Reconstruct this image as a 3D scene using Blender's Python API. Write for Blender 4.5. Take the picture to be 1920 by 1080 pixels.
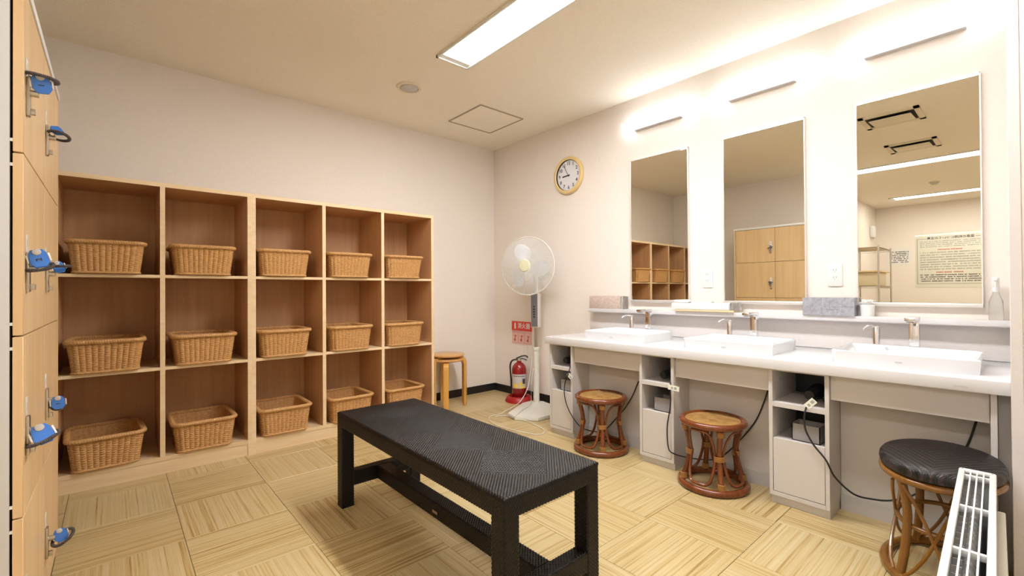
import bpy, bmesh, math, random
import numpy as np
from mathutils import Vector, Matrix, Euler
random.seed(7); np.random.seed(7)
for o in list(bpy.data.objects): bpy.data.objects.remove(o, do_unlink=True)
scene = bpy.context.scene
COL = scene.collection
PI = math.pi
H = 2.692           # ceiling height
# ------------------------------------------------------------------ camera, world, exposure
cam_d = bpy.data.cameras.new('camera'); cam = bpy.data.objects.new('camera', cam_d); COL.objects.link(cam)
cam_d.sensor_width = 36.0; cam_d.lens = 849.5879/1920*36.0; cam_d.clip_start = 0.02
_y, _p, _r = math.radians(41.3216), math.radians(0.3998), math.radians(-0.3587)
_fw = Vector((math.sin(_y)*math.cos(_p), math.cos(_y)*math.cos(_p), math.sin(_p)))
_rr = Vector((math.cos(_y), -math.sin(_y), 0)); _uu = _rr.cross(_fw)
_r2 = _rr*math.cos(_r)+_uu*math.sin(_r); _u2 = -_rr*math.sin(_r)+_uu*math.cos(_r)
cam.matrix_world = Matrix(((_r2.x, _u2.x, -_fw.x, -3.226), (_r2.y, _u2.y, -_fw.y, -3.9677), (_r2.z, _u2.z, -_fw.z, 1.1065), (0, 0, 0, 1)))
scene.camera = cam
world = bpy.data.worlds.new('world'); scene.world = world; world.use_nodes = True
world.node_tree.nodes['Background'].inputs[0].default_value = (0.9, 0.85, 0.78, 1)
world.node_tree.nodes['Background'].inputs[1].default_value = 0.3
scene.view_settings.view_transform = 'Standard'; scene.view_settings.look = 'None'
scene.view_settings.gamma = 1.0; scene.view_settings.use_curve_mapping = False
scene.view_settings.exposure = 1.64
E_CEIL = 15.5       # strength of the ceiling diffusers
E_LAMP = 1.9       # strength of the lamps over the mirrors

# ------------------------------------------------------------------ materials
def mat(name, col, rough=0.5, metal=0.0, emit=0.0, spec=0.5, coat=0.0, trans=0.0, ecol=None):
    m = bpy.data.materials.new(name); m.use_nodes = True
    b = m.node_tree.nodes['Principled BSDF']
    b.inputs['Base Color'].default_value = (*col, 1); b.inputs['Roughness'].default_value = rough
    b.inputs['Metallic'].default_value = metal; b.inputs['Specular IOR Level'].default_value = spec
    b.inputs['Coat Weight'].default_value = coat; b.inputs['Transmission Weight'].default_value = trans
    if emit:
        b.inputs['Emission Color'].default_value = (*(ecol or col), 1); b.inputs['Emission Strength'].default_value = emit
    return m
class NT:
    def __init__(s, m): s.m = m; s.t = m.node_tree; s.b = s.t.nodes['Principled BSDF']
    def n(s, typ, **k):
        x = s.t.nodes.new(typ)
        for a, v in k.items(): setattr(x, a, v)
        return x
    def l(s, a, b): s.t.links.new(a, b)
    def math(s, op, a, b=None, c=None):
        x = s.n('ShaderNodeMath', operation=op)
        for i, v in enumerate((a, b, c)):
            if v is None: continue
            if isinstance(v, (int, float)): x.inputs[i].default_value = v
            else: s.l(v, x.inputs[i])
        return x.outputs[0]
    def ramp(s, fac, stops):
        r = s.n('ShaderNodeValToRGB'); e = r.color_ramp.elements
        while len(e) < len(stops): e.new(0.5)
        for el, (p, c) in zip(e, stops): el.position = p; el.color = (*c, 1)
        s.l(fac, r.inputs[0]); return r.outputs[0]
    def coord(s, kind='Object', scale=(1, 1, 1), rnd=False):
        tc = s.n('ShaderNodeTexCoord'); mp = s.n('ShaderNodeMapping'); s.l(tc.outputs[kind], mp.inputs[0])
        mp.inputs['Scale'].default_value = scale
        if rnd:
            oi = s.n('ShaderNodeObjectInfo'); cx = s.n('ShaderNodeCombineXYZ')
            k = s.math('MULTIPLY', oi.outputs['Random'], 37.0)
            for i in range(3): s.l(k, cx.inputs[i])
            s.l(cx.outputs[0], mp.inputs['Location'])
        return mp.outputs[0]
    def noise(s, vec, scale=5, detail=3, rough=0.5, dist=0.0):
        x = s.n('ShaderNodeTexNoise'); s.l(vec, x.inputs['Vector'])
        x.inputs['Scale'].default_value = scale; x.inputs['Detail'].default_value = detail
        x.inputs['Roughness'].default_value = rough; x.inputs['Distortion'].default_value = dist
        return x.outputs['Fac']
    def bump(s, h, dist=0.001, strength=1.0):
        x = s.n('ShaderNodeBump'); x.inputs['Distance'].default_value = dist; x.inputs['Strength'].default_value = strength
        s.l(h, x.inputs['Height']); s.l(x.outputs[0], s.b.inputs['Normal'])
def wood(name, c0, c1, c2, axis='z', rough=0.42, fine=60, spec=0.4, coat=0.0, rnd=True):
    """stretched grain running along one local axis"""
    m = mat(name, c1, rough, spec=spec, coat=coat); q = NT(m)
    sc = {'x': (0.06, 1, 1), 'y': (1, 0.06, 1), 'z': (1, 1, 0.06)}[axis]
    v = q.coord('Object', sc, rnd)
    a = q.noise(v, fine, 3, 0.6, 0.3); b = q.noise(v, fine*0.18, 2, 0.5, 0.8)
    f = q.math('ADD', q.math('MULTIPLY', a, 0.5), q.math('MULTIPLY', b, 0.5))
    q.l(q.ramp(f, [(0.3, c0), (0.5, c1), (0.7, c2)]), q.b.inputs['Base Color'])
    q.bump(a, 0.0004, 0.4)
    return m
def wallpaper(name, c, bump=0.0012, scale=260):
    m = mat(name, c, 0.85, spec=0.2); q = NT(m); v = q.coord('Object')
    n1 = q.noise(v, scale, 4, 0.65); n2 = q.noise(v, 45, 3, 0.6)
    k = tuple(x*0.955 for x in c)
    q.l(q.ramp(q.math('ADD', q.math('MULTIPLY', n1, 0.5), q.math('MULTIPLY', n2, 0.5)), [(0.36, k), (0.6, c)]), q.b.inputs['Base Color'])
    q.bump(n1, bump, 0.6); return m
M = {}
M['wall'] = wallpaper('wallpaper', (0.86, 0.79, 0.725))
M['splash'] = wallpaper('splash_panel', (0.76, 0.72, 0.70), 0.0004)
M['ceiling'] = wallpaper('ceiling_paper', (0.90, 0.83, 0.72), 0.004, 110)
M['base'] = mat('baseboard_black', (0.012, 0.010, 0.010), 0.45)
M['dark'] = mat('joint_dark', (0.03, 0.018, 0.01), 0.9)
# floor tile: thin end-laid strips of pale wood
m = mat('parquet', (0.8, 0.6, 0.3), 0.30, spec=0.5); q = NT(m)
v = q.coord('Object', (1, 1, 1), True)
sx = q.n('ShaderNodeSeparateXYZ'); q.l(v, sx.inputs[0])
wn = q.n('ShaderNodeTexWhiteNoise', noise_dimensions='1D'); q.l(q.math('FLOOR', q.math('MULTIPLY', sx.outputs[1], 150.0)), wn.inputs['W'])
v2 = q.coord('Object', (2.6, 170, 1), True); s1 = q.noise(v2, 1.6, 4, 0.7, 0.2)
v3 = q.coord('Object', (1.2, 55, 1), True); s2 = q.noise(v3, 1.3, 3, 0.6)
oi = q.n('ShaderNodeObjectInfo')
f = q.math('ADD', q.math('MULTIPLY', wn.outputs['Value'], 0.18), q.math('ADD', q.math('MULTIPLY', s1, 0.5), q.math('MULTIPLY', s2, 0.38)))
f = q.math('ADD', f, q.math('MULTIPLY', q.math('SUBTRACT', oi.outputs['Random'], 0.5), 0.10))
q.l(q.ramp(f, [(0.34, (0.22, 0.12, 0.038)), (0.43, (0.42, 0.28, 0.105)), (0.51, (0.53, 0.395, 0.18)), (0.72, (0.61, 0.50, 0.29))]), q.b.inputs['Base Color'])
q.bump(s1, 0.0005, 0.35); M['floor'] = m
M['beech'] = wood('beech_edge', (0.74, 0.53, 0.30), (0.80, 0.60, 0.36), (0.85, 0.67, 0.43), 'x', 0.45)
M['beech_shade'] = wood('beech_inner_shade', (0.56, 0.30, 0.14), (0.64, 0.36, 0.175), (0.70, 0.41, 0.215), 'z', 0.5, 30)  # same beech, with the shade inside the cubbies put into a darker colour
M['locker'] = wood('locker_laminate', (0.62, 0.415, 0.21), (0.70, 0.48, 0.255), (0.76, 0.545, 0.31), 'z', 0.42, 26)
M['lockwhite'] = mat('locker_white', (0.62, 0.61, 0.60), 0.4)
M['greige'] = mat('cabinet_greige', (0.62, 0.58, 0.55), 0.45)
M['greige2'] = mat('cabinet_inner', (0.50, 0.46, 0.43), 0.5)
M['kick'] = mat('kick_grey', (0.54, 0.51, 0.49), 0.5)
M['counter'] = mat('counter_white', (0.70, 0.69, 0.70), 0.25, coat=0.2)
M['ceramic'] = mat('ceramic_white', (0.75, 0.765, 0.78), 0.08, coat=0.5)
M['chrome'] = mat('chrome', (0.80, 0.80, 0.82), 0.12, 1.0)
M['steel'] = mat('brushed_steel', (0.58, 0.55, 0.50), 0.3, 1.0)
M['mirror'] = mat('mirror_glass', (0.87, 0.85, 0.76), 0.0, 1.0)
M['alu'] = mat('mirror_frame', (0.80, 0.78, 0.76), 0.35, 0.6)
M['white'] = mat('white_plastic', (0.78, 0.78, 0.76), 0.35)
M['offwhite'] = mat('fan_ivory', (0.72, 0.70, 0.62), 0.4)
M['black'] = mat('black_plastic', (0.012, 0.012, 0.013), 0.4)
M['cord'] = mat('black_cord', (0.015, 0.014, 0.014), 0.5)
M['wcord'] = mat('ivory_cord', (0.70, 0.66, 0.56), 0.5)
M['grey'] = mat('grey_plastic', (0.17, 0.17, 0.18), 0.4)
M['boxgrey'] = mat('storage_grey', (0.30, 0.28, 0.27), 0.4)
M['tagp'] = mat('paper_tag', (0.80, 0.80, 0.70), 0.6)
M['ink'] = mat('ink', (0.03, 0.03, 0.04), 0.6)
M['redink'] = mat('red_ink', (0.55, 0.10, 0.08), 0.6)
M['greenink'] = mat('grey_green_ink', (0.36, 0.37, 0.32), 0.6)
M['blue'] = mat('blue_plastic', (0.045, 0.20, 0.68), 0.3, coat=0.2)
M['coil'] = mat('coil_band', (0.10, 0.085, 0.085), 0.4)
M['diff'] = mat('ceiling_diffuser', (1, 1, 1), 0.4, emit=E_CEIL, ecol=(0.98, 0.985, 1.0))
M['diff_far'] = mat('far_diffuser', (1, 1, 1), 0.4, emit=E_CEIL*0.50, ecol=(1.0, 0.99, 0.98))
M['lampc'] = mat('lamp_cover', (1, 1, 1), 0.4, emit=E_LAMP, ecol=(0.86, 0.93, 1.0))
M['red'] = mat('extinguisher_red', (0.26, 0.006, 0.011), 0.22, coat=0.4)
M['redbase'] = mat('stand_red', (0.38, 0.010, 0.010), 0.4)
M['signred'] = mat('sign_red', (0.72, 0.05, 0.035), 0.45)
M['signpink'] = mat('sign_pink', (0.78, 0.48, 0.43), 0.45)
M['label'] = mat('silver_label', (0.62, 0.58, 0.58), 0.35, 0.2)
M['yellow'] = mat('yellow_print', (0.85, 0.62, 0.12), 0.5)
M['cane'] = wood('dark_cane', (0.11, 0.026, 0.007), (0.17, 0.042, 0.010), (0.23, 0.066, 0.016), 'z', 0.22, 40, coat=0.35)
M['cane2'] = wood('amber_cane', (0.15, 0.060, 0.010), (0.22, 0.092, 0.014), (0.28, 0.125, 0.022), 'z', 0.24, 40, coat=0.3)
M['bind'] = mat('cane_binding', (0.38, 0.18, 0.045), 0.35)
M['orange'] = wood('honey_wood', (0.62, 0.30, 0.055), (0.72, 0.38, 0.085), (0.78, 0.45, 0.13), 'z', 0.3, 30, coat=0.3)
M['seatwood'] = wood('stool_top', (0.58, 0.30, 0.10), (0.66, 0.36, 0.13), (0.72, 0.42, 0.17), 'x', 0.3, 30, coat=0.3)
M['clockwood'] = mat('clock_wood', (0.76, 0.56, 0.25), 0.3, coat=0.3)
M['clockface'] = mat('clock_face', (0.80, 0.80, 0.84), 0.5)
def wicker(name, c0, c1, c2):
    m = mat(name, c1, 0.45, spec=0.4); q = NT(m); v = q.coord('Object', (1, 1, 6), True)
    n = q.noise(v, 60, 3, 0.6)
    q.l(q.ramp(n, [(0.3, c0), (0.5, c1), (0.7, c2)]), q.b.inputs['Base Color']); return m
M['wicker'] = wicker('basket_wicker', (0.42, 0.20, 0.062), (0.58, 0.315, 0.115), (0.70, 0.42, 0.18))
M['wicker_dark'] = wicker('dark_weave', (0.003, 0.0018, 0.0014), (0.0055, 0.0036, 0.003), (0.012, 0.008, 0.007))
M['wicker_dark'].node_tree.nodes['Principled BSDF'].inputs['Roughness'].default_value = 0.30
M['wicker_dark'].node_tree.nodes['Principled BSDF'].inputs['Specular IOR Level'].default_value = 0.28
# golden woven seat of the round rattan stools
m = mat('rattan_seat', (0.6, 0.4, 0.15), 0.4); q = NT(m); v = q.coord('Object')
sx = q.n('ShaderNodeSeparateXYZ'); q.l(v, sx.inputs[0])
w1 = q.math('SINE', q.math('MULTIPLY', sx.outputs[0], 420.0)); w2 = q.math('SINE', q.math('MULTIPLY', sx.outputs[1], 420.0))
w = q.math('MULTIPLY', w1, w2); nz = q.noise(v, 22, 3, 0.6)
f = q.math('ADD', q.math('MULTIPLY', w, 0.18), nz)
q.l(q.ramp(f, [(0.25, (0.20, 0.08, 0.015)), (0.5, (0.38, 0.20, 0.055)), (0.8, (0.52, 0.33, 0.12))]), q.b.inputs['Base Color'])
q.bump(w, 0.001, 0.7); M['rattan_seat'] = m
# oval seat: dark strands laid in nested diamonds
m = mat('oval_weave', (0.03, 0.02, 0.02), 0.42); q = NT(m); v = q.coord('Object')
sx = q.n('ShaderNodeSeparateXYZ'); q.l(v, sx.inputs[0])
ax_ = q.math('ABSOLUTE', sx.outputs[0]); ay_ = q.math('ABSOLUTE', sx.outputs[1])
d = q.math('ADD', ax_, q.math('MULTIPLY', ay_, 1.35))
w = q.math('SINE', q.math('MULTIPLY', d, 2*PI/0.034)); fine = q.math('SINE', q.math('MULTIPLY', sx.outputs[0], 900.0)); fine2 = q.math('SINE', q.math('MULTIPLY', sx.outputs[1], 900.0))
ff = q.math('MULTIPLY', fine, fine2)
q.l(q.ramp(q.math('ADD', q.math('MULTIPLY', w, 0.5), 0.5), [(0.45, (0.004, 0.003, 0.003)), (0.8, (0.030, 0.021, 0.023))]), q.b.inputs['Base Color'])
q.bump(q.math('ADD', w, q.math('MULTIPLY', ff, 0.6)), 0.0012, 0.7); M['oval'] = m
# tissue box slabs: grey slate pattern and pinkish stone
def stone(name, c0, c1):
    m = mat(name, c1, 0.55); q = NT(m); v = q.coord('Object', (1, 1, 1)); n = q.noise(v, 55, 4, 0.7)
    q.l(q.ramp(n, [(0.35, c0), (0.65, c1)]), q.b.inputs['Base Color']); return m
M['slate'] = stone('slate_print', (0.27, 0.27, 0.31), (0.42, 0.42, 0.46))
M['pinkstone'] = stone('pink_wood_print', (0.52, 0.40, 0.35), (0.66, 0.54, 0.48))
M['beige_tub'] = mat('beige_tub', (0.72, 0.62, 0.42), 0.5)
M['clearp'] = mat('spray_clear', (0.86, 0.86, 0.84), 0.15, trans=0.9)
M['ac_dark'] = mat('vent_dark', (0.02, 0.02, 0.02), 0.8)
M['cream'] = mat('cream_plastic', (0.74, 0.66, 0.52), 0.5)
M['blade'] = mat('fan_blade', (0.74, 0.74, 0.76), 0.3, trans=0.0)
M['hub'] = mat('fan_hub', (0.74, 0.72, 0.50), 0.35)
M['tan'] = mat('hatch_edge', (0.42, 0.34, 0.25), 0.5, 0.2)
M['poster'] = mat('poster_paper', (0.74, 0.72, 0.62), 0.18, coat=0.6)

# ------------------------------------------------------------------ mesh builder
class MB:
    def __init__(s): s.v = []; s.f = []; s.mi = []; s.sm = []
    def add(s, vs, fs, mi=0, smooth=False, T=None):
        b = len(s.v)
        if T is not None: vs = [tuple(T @ Vector(p)) for p in vs]
        s.v += [tuple(p) for p in vs]; s.f += [tuple(i+b for i in f) for f in fs]
        s.mi += list(mi) if isinstance(mi, (list, tuple)) else [mi]*len(fs); s.sm += [smooth]*len(fs)
        return s
    def box(s, x0, x1, y0, y1, z0, z1, mi=0, bev=0.0, seg=2, T=None, facemi=None):
        x0, x1 = min(x0, x1), max(x0, x1); y0, y1 = min(y0, y1), max(y0, y1); z0, z1 = min(z0, z1), max(z0, z1)
        vs = [(x, y, z) for x in (x0, x1) for y in (y0, y1) for z in (z0, z1)]
        fs = [(0, 1, 3, 2), (4, 6, 7, 5), (0, 4, 5, 1), (2, 3, 7, 6), (0, 2, 6, 4), (1, 5, 7, 3)]  # -x +x -y +y -z +z
        if bev <= 0:
            mm = [mi]*6
            if facemi:
                for k, w_ in facemi.items(): mm[k] = w_
            return s.add(vs, fs, mm, False, T)
        bm = bmesh.new()
        bv = [bm.verts.new(p) for p in vs]
        for f in fs: bm.faces.new([bv[i] for i in f])
        bmesh.ops.bevel(bm, geom=list(bm.edges), offset=min(bev, 0.49*min(x1-x0, y1-y0, z1-z0)), segments=seg, affect='EDGES', profile=0.5)
        bm.verts.index_update()
        s.add([tuple(p.co) for p in bm.verts], [tuple(p.index for p in f.verts) for f in bm.faces], mi, True, T)
        bm.free(); return s
    def lathe(s, prof, n=32, mi=0, smooth=True, T=None, caps=True):
        vs = []; fs = []
        for (r, z) in prof:
            for k in range(n): a = 2*PI*k/n; vs.append((r*math.cos(a), r*math.sin(a), z))
        for i in range(len(prof)-1):
            for k in range(n):
                k2 = (k+1) % n; fs.append((i*n+k, i*n+k2, (i+1)*n+k2, (i+1)*n+k))
        if caps:
            if prof[0][0] > 1e-6: fs.append(tuple(range(n-1, -1, -1)))
            if prof[-1][0] > 1e-6: fs.append(tuple((len(prof)-1)*n+k for k in range(n)))
        return s.add(vs, fs, mi, smooth, T)
    def cyl(s, p0, p1, r, n=16, mi=0, r1=None, smooth=True):
        return s.tube([p0, p1], [r, r if r1 is None else r1], n, mi, smooth=smooth)
    def tube(s, pts, r, n=10, mi=0, closed=False, smooth=True, sx=1.0):
        P = [Vector(p) for p in pts]; N = len(P); R = r if isinstance(r, (list, tuple)) else [r]*N
        vs = []; fs = []; up = None
        for i in range(N):
            a = P[(i-1) % N] if (closed or i > 0) else P[i]; b = P[(i+1) % N] if (closed or i < N-1) else P[i]
            t = (b-a); t = t.normalized() if t.length > 1e-9 else Vector((0, 0, 1))
            if up is None:
                up = Vector((0, 0, 1)) if abs(t.z) < 0.9 else Vector((1, 0, 0))
            up = (up - t*up.dot(t)); up = up.normalized() if up.length > 1e-6 else Vector((1, 0, 0))
            w = t.cross(up)
            for k in range(n):
                an = 2*PI*k/n; vs.append(P[i]+(up*math.cos(an)+w*math.sin(an)*sx)*R[i])
        M_ = N if closed else N-1
        for i in range(M_):
            j = (i+1) % N
            for k in range(n):
                k2 = (k+1) % n; fs.append((i*n+k, i*n+k2, j*n+k2, j*n+k))
        if not closed: fs.append(tuple(range(n-1, -1, -1))); fs.append(tuple((N-1)*n+k for k in range(n)))
        return s.add(vs, fs, mi, smooth)
    def prism(s, poly, z0, z1, mi=0, T=None, smooth=False, bev=0.0):
        n = len(poly); vs = [(x, y, z0) for x, y in poly]+[(x, y, z1) for x, y in poly]
        fs = [tuple(range(n-1, -1, -1)), tuple(range(n, 2*n))]+[(i, (i+1) % n, n+(i+1) % n, n+i) for i in range(n)]
        if bev > 0:
            bm = bmesh.new(); bv = [bm.verts.new(p) for p in vs]
            for f in fs: bm.faces.new([bv[i] for i in f])
            ed = [e for e in bm.edges if abs(e.verts[0].co.z-e.verts[1].co.z) < 1e-7]
            bmesh.ops.bevel(bm, geom=ed, offset=bev, segments=2, affect='EDGES')
            bm.verts.index_update(); vs = [tuple(p.co) for p in bm.verts]; fs = [tuple(p.index for p in f.verts) for f in bm.faces]; bm.free(); smooth = True
        return s.add(vs, fs, mi, smooth, T)
    def grid(s, P, mi=0, smooth=True, cu=False, cv=False):
        """P: numpy (nu,nv,3)"""
        nu, nv = P.shape[:2]; vs = P.reshape(-1, 3).tolist(); fs = []
        for i in range(nu if cu else nu-1):
            i2 = (i+1) % nu
            for j in range(nv if cv else nv-1):
                j2 = (j+1) % nv; fs.append((i*nv+j, i2*nv+j, i2*nv+j2, i*nv+j2))
        return s.add(vs, fs, mi, smooth)
    def mesh(s, name, mats):
        me = bpy.data.meshes.new(name); me.from_pydata(s.v, [], s.f)
        for m_ in (mats if isinstance(mats, (list, tuple)) else [mats]): me.materials.append(m_)
        me.polygons.foreach_set('material_index', s.mi); me.polygons.foreach_set('use_smooth', s.sm)
        me.update()
        if any(s.sm):
            try: me.set_sharp_from_angle(angle=math.radians(42))
            except Exception: pass
        return me
def link(name, me, parent=None, loc=(0, 0, 0), rz=0.0):
    o = bpy.data.objects.new(name, me); COL.objects.link(o)
    if parent is not None: o.parent = parent
    o.location = loc; o.rotation_euler = (0, 0, rz); return o
def part(name, mb, mats, parent=None, label=None, loc=(0, 0, 0), rz=0.0):
    o = link(name, mb.mesh(name, mats), parent, loc, rz)
    if label: o['label'] = label
    return o
def tag(o, label, cat, group=None):
    o['label'] = label; o['category'] = cat
    if group: o['group'] = group
    return o
def thing(name, label, cat, loc=(0, 0, 0), rz=0.0, group=None):
    o = link(name, None, None, loc, rz); return tag(o, label, cat, group)
def struct(name, mb, mats, loc=(0, 0, 0)):
    o = part(name, mb, mats, None, None, loc); o['kind'] = 'structure'; return o
def copy_tree(o, parent=None):
    c = o.copy(); COL.objects.link(c); c.parent = parent
    for ch in [x for x in bpy.data.objects if x.parent == o]: copy_tree(ch, c)
    return c
def children(o): return [x for x in bpy.data.objects if x.parent == o]
def smooth_path(pts, n=8, closed=False):
    P = [Vector(p) for p in pts]; N = len(P); out = []
    for i in range(N if closed else N-1):
        g = lambda k: P[k % N] if closed else P[max(0, min(N-1, k))]
        p0, p1, p2, p3 = g(i-1), g(i), g(i+1), g(i+2)
        for k in range(n):
            t = k/n; t2 = t*t; t3 = t2*t
            out.append(0.5*((2*p1)+(-p0+p2)*t+(2*p0-5*p1+4*p2-p3)*t2+(-p0+3*p1-3*p2+p3)*t3))
    if not closed: out.append(P[-1])
    return out
def text_mesh(txt, size, mats, name, parent, Mx, depth=0.0004, align='CENTER', bold=0.0):
    cu = bpy.data.curves.new(name+'_curve', 'FONT'); cu.body = txt; cu.size = size; cu.extrude = depth
    cu.align_x = align; cu.align_y = 'CENTER'; cu.offset = bold; cu.resolution_u = 3
    tmp = bpy.data.objects.new('tmp', cu); COL.objects.link(tmp)
    dg = bpy.context.evaluated_depsgraph_get(); me = bpy.data.meshes.new_from_object(tmp.evaluated_get(dg))
    bpy.data.objects.remove(tmp); bpy.data.curves.remove(cu)
    me.name = name; me.materials.clear(); me.materials.append(mats); me.transform(Mx)
    return link(name, me, parent)
def frame(o, right, up):
    """matrix whose x is right, y is up, z faces out"""
    r = Vector(right).normalized(); u = Vector(up).normalized(); n = r.cross(u)
    return Matrix(((r.x, u.x, n.x, o[0]), (r.y, u.y, n.y, o[1]), (r.z, u.z, n.z, o[2]), (0, 0, 0, 1)))

# ================================================================== THE SETTING
XC1 = -3.975; YA2 = -1.985; XD = -8.17; YB = -5.3; YBLK = -3.925; XBLK = -0.80
struct('wall_back', MB().box(XC1-0.1, 0.1, 0, 0.1, 0, H), M['wall'])
struct('wall_right', MB().box(0, 0.1, YBLK-0.05, 0, 0, H), M['wall'])
struct('wall_left', MB().box(XC1-0.1, XC1, YA2, 0, 0, H), M['wall'])
struct('wall_recess', MB().box(XD, XC1-0.1, YA2, YA2+0.1, 0, H), M['wall'])
struct('wall_far', MB().box(XD-0.1, XD, YB, YA2+0.1, 0, H), M['wall'])
struct('wall_front', MB().box(XD-0.1, XBLK, YB-0.1, YB, 0, H), M['wall'])
struct('wall_corner', MB().box(XBLK, 0.1, YB-0.1, YBLK, 0, H, bev=0.006), M['wall'])
struct('ceiling', MB().box(XD-0.1, 0.1, YB-0.1, 0.1, H, H+0.08), M['ceiling'])
floor = struct('floor', MB().box(XD-0.1, 0.1, YB-0.1, 0.1, -0.06, -0.010), M['dark'])
T_ = 0.4265; OX = -2.9845; OY = -0.6072; G = 0.0009
tile_me = None
def clip_cells():
    for i in range(-13, 8):
        for j in range(-3, 13):
            x0, x1 = OX+i*T_, OX+(i+1)*T_; y1, y0 = OY-j*T_, OY-(j+1)*T_
            x0c, x1c = max(x0, XD), min(x1, 0.0); y0c, y1c = max(y0, YB), min(y1, 0.0)
            if x1c-x0c < 0.01 or y1c-y0c < 0.01: continue
            if x1c <= XC1 and y0c >= YA2: continue
            if x1c <= XC1+0.2 and y1c > YA2 and y0c < YA2: y1c = min(y1c, YA2)
            if x0c < XC1 < x1c and y1c > YA2: x0c = XC1
            if x0c >= XBLK and y1c <= YBLK: continue
            yield i, j, (x0, x1, y0, y1), (x0c, x1c, y0c, y1c)
for i, j, (x0, x1, y0, y1), (a, b, c_, d_) in clip_cells():
    cx_, cy_ = (x0+x1)/2, (y0+y1)/2; rot = (i+j) % 2 != 0       # odd tiles: grain along y
    full = (abs(a-x0)+abs(b-x1)+abs(c_-y0)+abs(d_-y1)) < 1e-6
    if full and tile_me is not None: me = tile_me
    else:
        lx0, lx1, ly0, ly1 = a-cx_+G, b-cx_-G, c_-cy_+G, d_-cy_-G
        if rot: lx0, lx1, ly0, ly1 = ly0, ly1, -lx1, -lx0
        mb = MB(); e = 0.0010
        vs = [(lx0, ly0, -0.01), (lx1, ly0, -0.01), (lx1, ly1, -0.01), (lx0, ly1, -0.01), (lx0, ly0, -e), (lx1, ly0, -e), (lx1, ly1, -e), (lx0, ly1, -e),
              (lx0+e, ly0+e, 0), (lx1-e, ly0+e, 0), (lx1-e, ly1-e, 0), (lx0+e, ly1-e, 0)]
        fs = [(8, 9, 10, 11)]+[(k, (k+1) % 4, 4+(k+1) % 4, 4+k) for k in range(4)]+[(4+k, 4+(k+1) % 4, 8+(k+1) % 4, 8+k) for k in range(4)]
        mb.add(vs, fs); me = mb.mesh('floor_tile', M['floor'])
        if full: tile_me = me
    link('floor_tile', me, floor, (cx_, cy_, 0), PI/2 if rot else 0)
BH = 0.078
struct('baseboard_back', MB().box(XC1, 0, -0.009, 0, 0, BH), M['base'])
struct('baseboard_right', MB().box(-0.009, 0, -1.47, -0.009, 0, BH), M['base'])
struct('baseboard_left', MB().box(XC1, XC1+0.009, YA2, -0.009, 0, BH), M['base'])
struct('baseboard_recess', MB().box(XD, XC1, YA2-0.009, YA2, 0, BH), M['base'])
struct('baseboard_far', MB().box(XD, XD+0.009, YB, YA2-0.009, 0, BH), M['base'])
# splash panel under the ledge
struct('trim_1', MB().box(-0.012, 0, -3.925, -1.372, 0.752, 0.919, bev=0.002), M['splash'])

struct('trim_2', MB().box(XBLK-0.003, XBLK, YBLK-0.030, YBLK-0.002, 0, H), M['splash'])
# ceiling lights -----------------------------------------------------
def ceiling_light(xc, y0, y1, label, dm='diff'):
    t = thing('ceiling_light', label, 'ceiling light', (xc, (y0+y1)/2, H), group='long ceiling lights')
    L = (y0-y1)/2; w = 0.128
    mb = MB()
    mb.box(-w, -w+0.012, -L, L, -0.016, 0).box(w-0.012, w, -L, L, -0.016, 0)
    mb.box(-w, w, L-0.012, L, -0.016, 0).box(-w, w, -L, -L+0.012, -0.016, 0)
    part('frame', mb, M['white'], t)
    part('diffuser', MB().box(-w+0.012, w-0.012, -L+0.012+0.05, L-0.012-0.05, -0.011, -0.004), M[dm], t)
    part('end_plate', MB().box(-w+0.012, w-0.012, L-0.062, L-0.012, -0.010, -0.001), M['white'], t)
    part('end_plate', MB().box(-w+0.012, w-0.012, -L+0.012, -L+0.062, -0.010, -0.001), M['white'], t)
ceiling_light(-1.472, -1.362, -3.86, 'long white ceiling light over the black bench, nearest the mirrors')
ceiling_light(-4.35, -2.38, -4.88, 'long white ceiling light seen in the right mirror, above the other one', 'diff_far')
ceiling_light(-7.12, -2.38, -4.88, 'long white ceiling light near the wall with the notices, lower in the right mirror', 'diff_far')
# lamps over the mirrors ---------------------------------------------
MC = [-2.059, -2.817, -3.574]
for k, (yc, nm) in enumerate(zip(MC, ('left', 'middle', 'right'))):
    t = thing('wall_lamp', 'glowing white half-round wall lamp above the %s mirror' % nm, 'wall lamp', (0, yc, 2.42), group='lamps above the mirrors')
    Lh = 0.295
    prof = [(-0.001, 0.0), (-0.05, 0.0), (-0.078, 0.012), (-0.088, 0.035), (-0.078, 0.058), (-0.05, 0.072), (-0.001, 0.072)]
    mb = MB()
    vs = []; ys = [-Lh, -Lh+0.006, Lh-0.006, Lh]; sc = [0.86, 1, 1, 0.86]
    for y_, s_ in zip(ys, sc): vs += [(x*s_, y_, 0.036+(z-0.036)*s_) for x, z in prof]
    n = len(prof); fs = []
    for i in range(3):
        for k2 in range(n-1): fs.append((i*n+k2, i*n+k2+1, (i+1)*n+k2+1, (i+1)*n+k2))
    fs += [tuple(range(n)), tuple(3*n+k2 for k2 in range(n-1, -1, -1))]
    mb.add(vs, fs, 0, False); part('cover', mb, M['lampc'], t)
    part('mount', MB().box(-0.040, -0.002, -0.205, 0.205, -0.010, 0.0), M['kick'], t)
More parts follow.
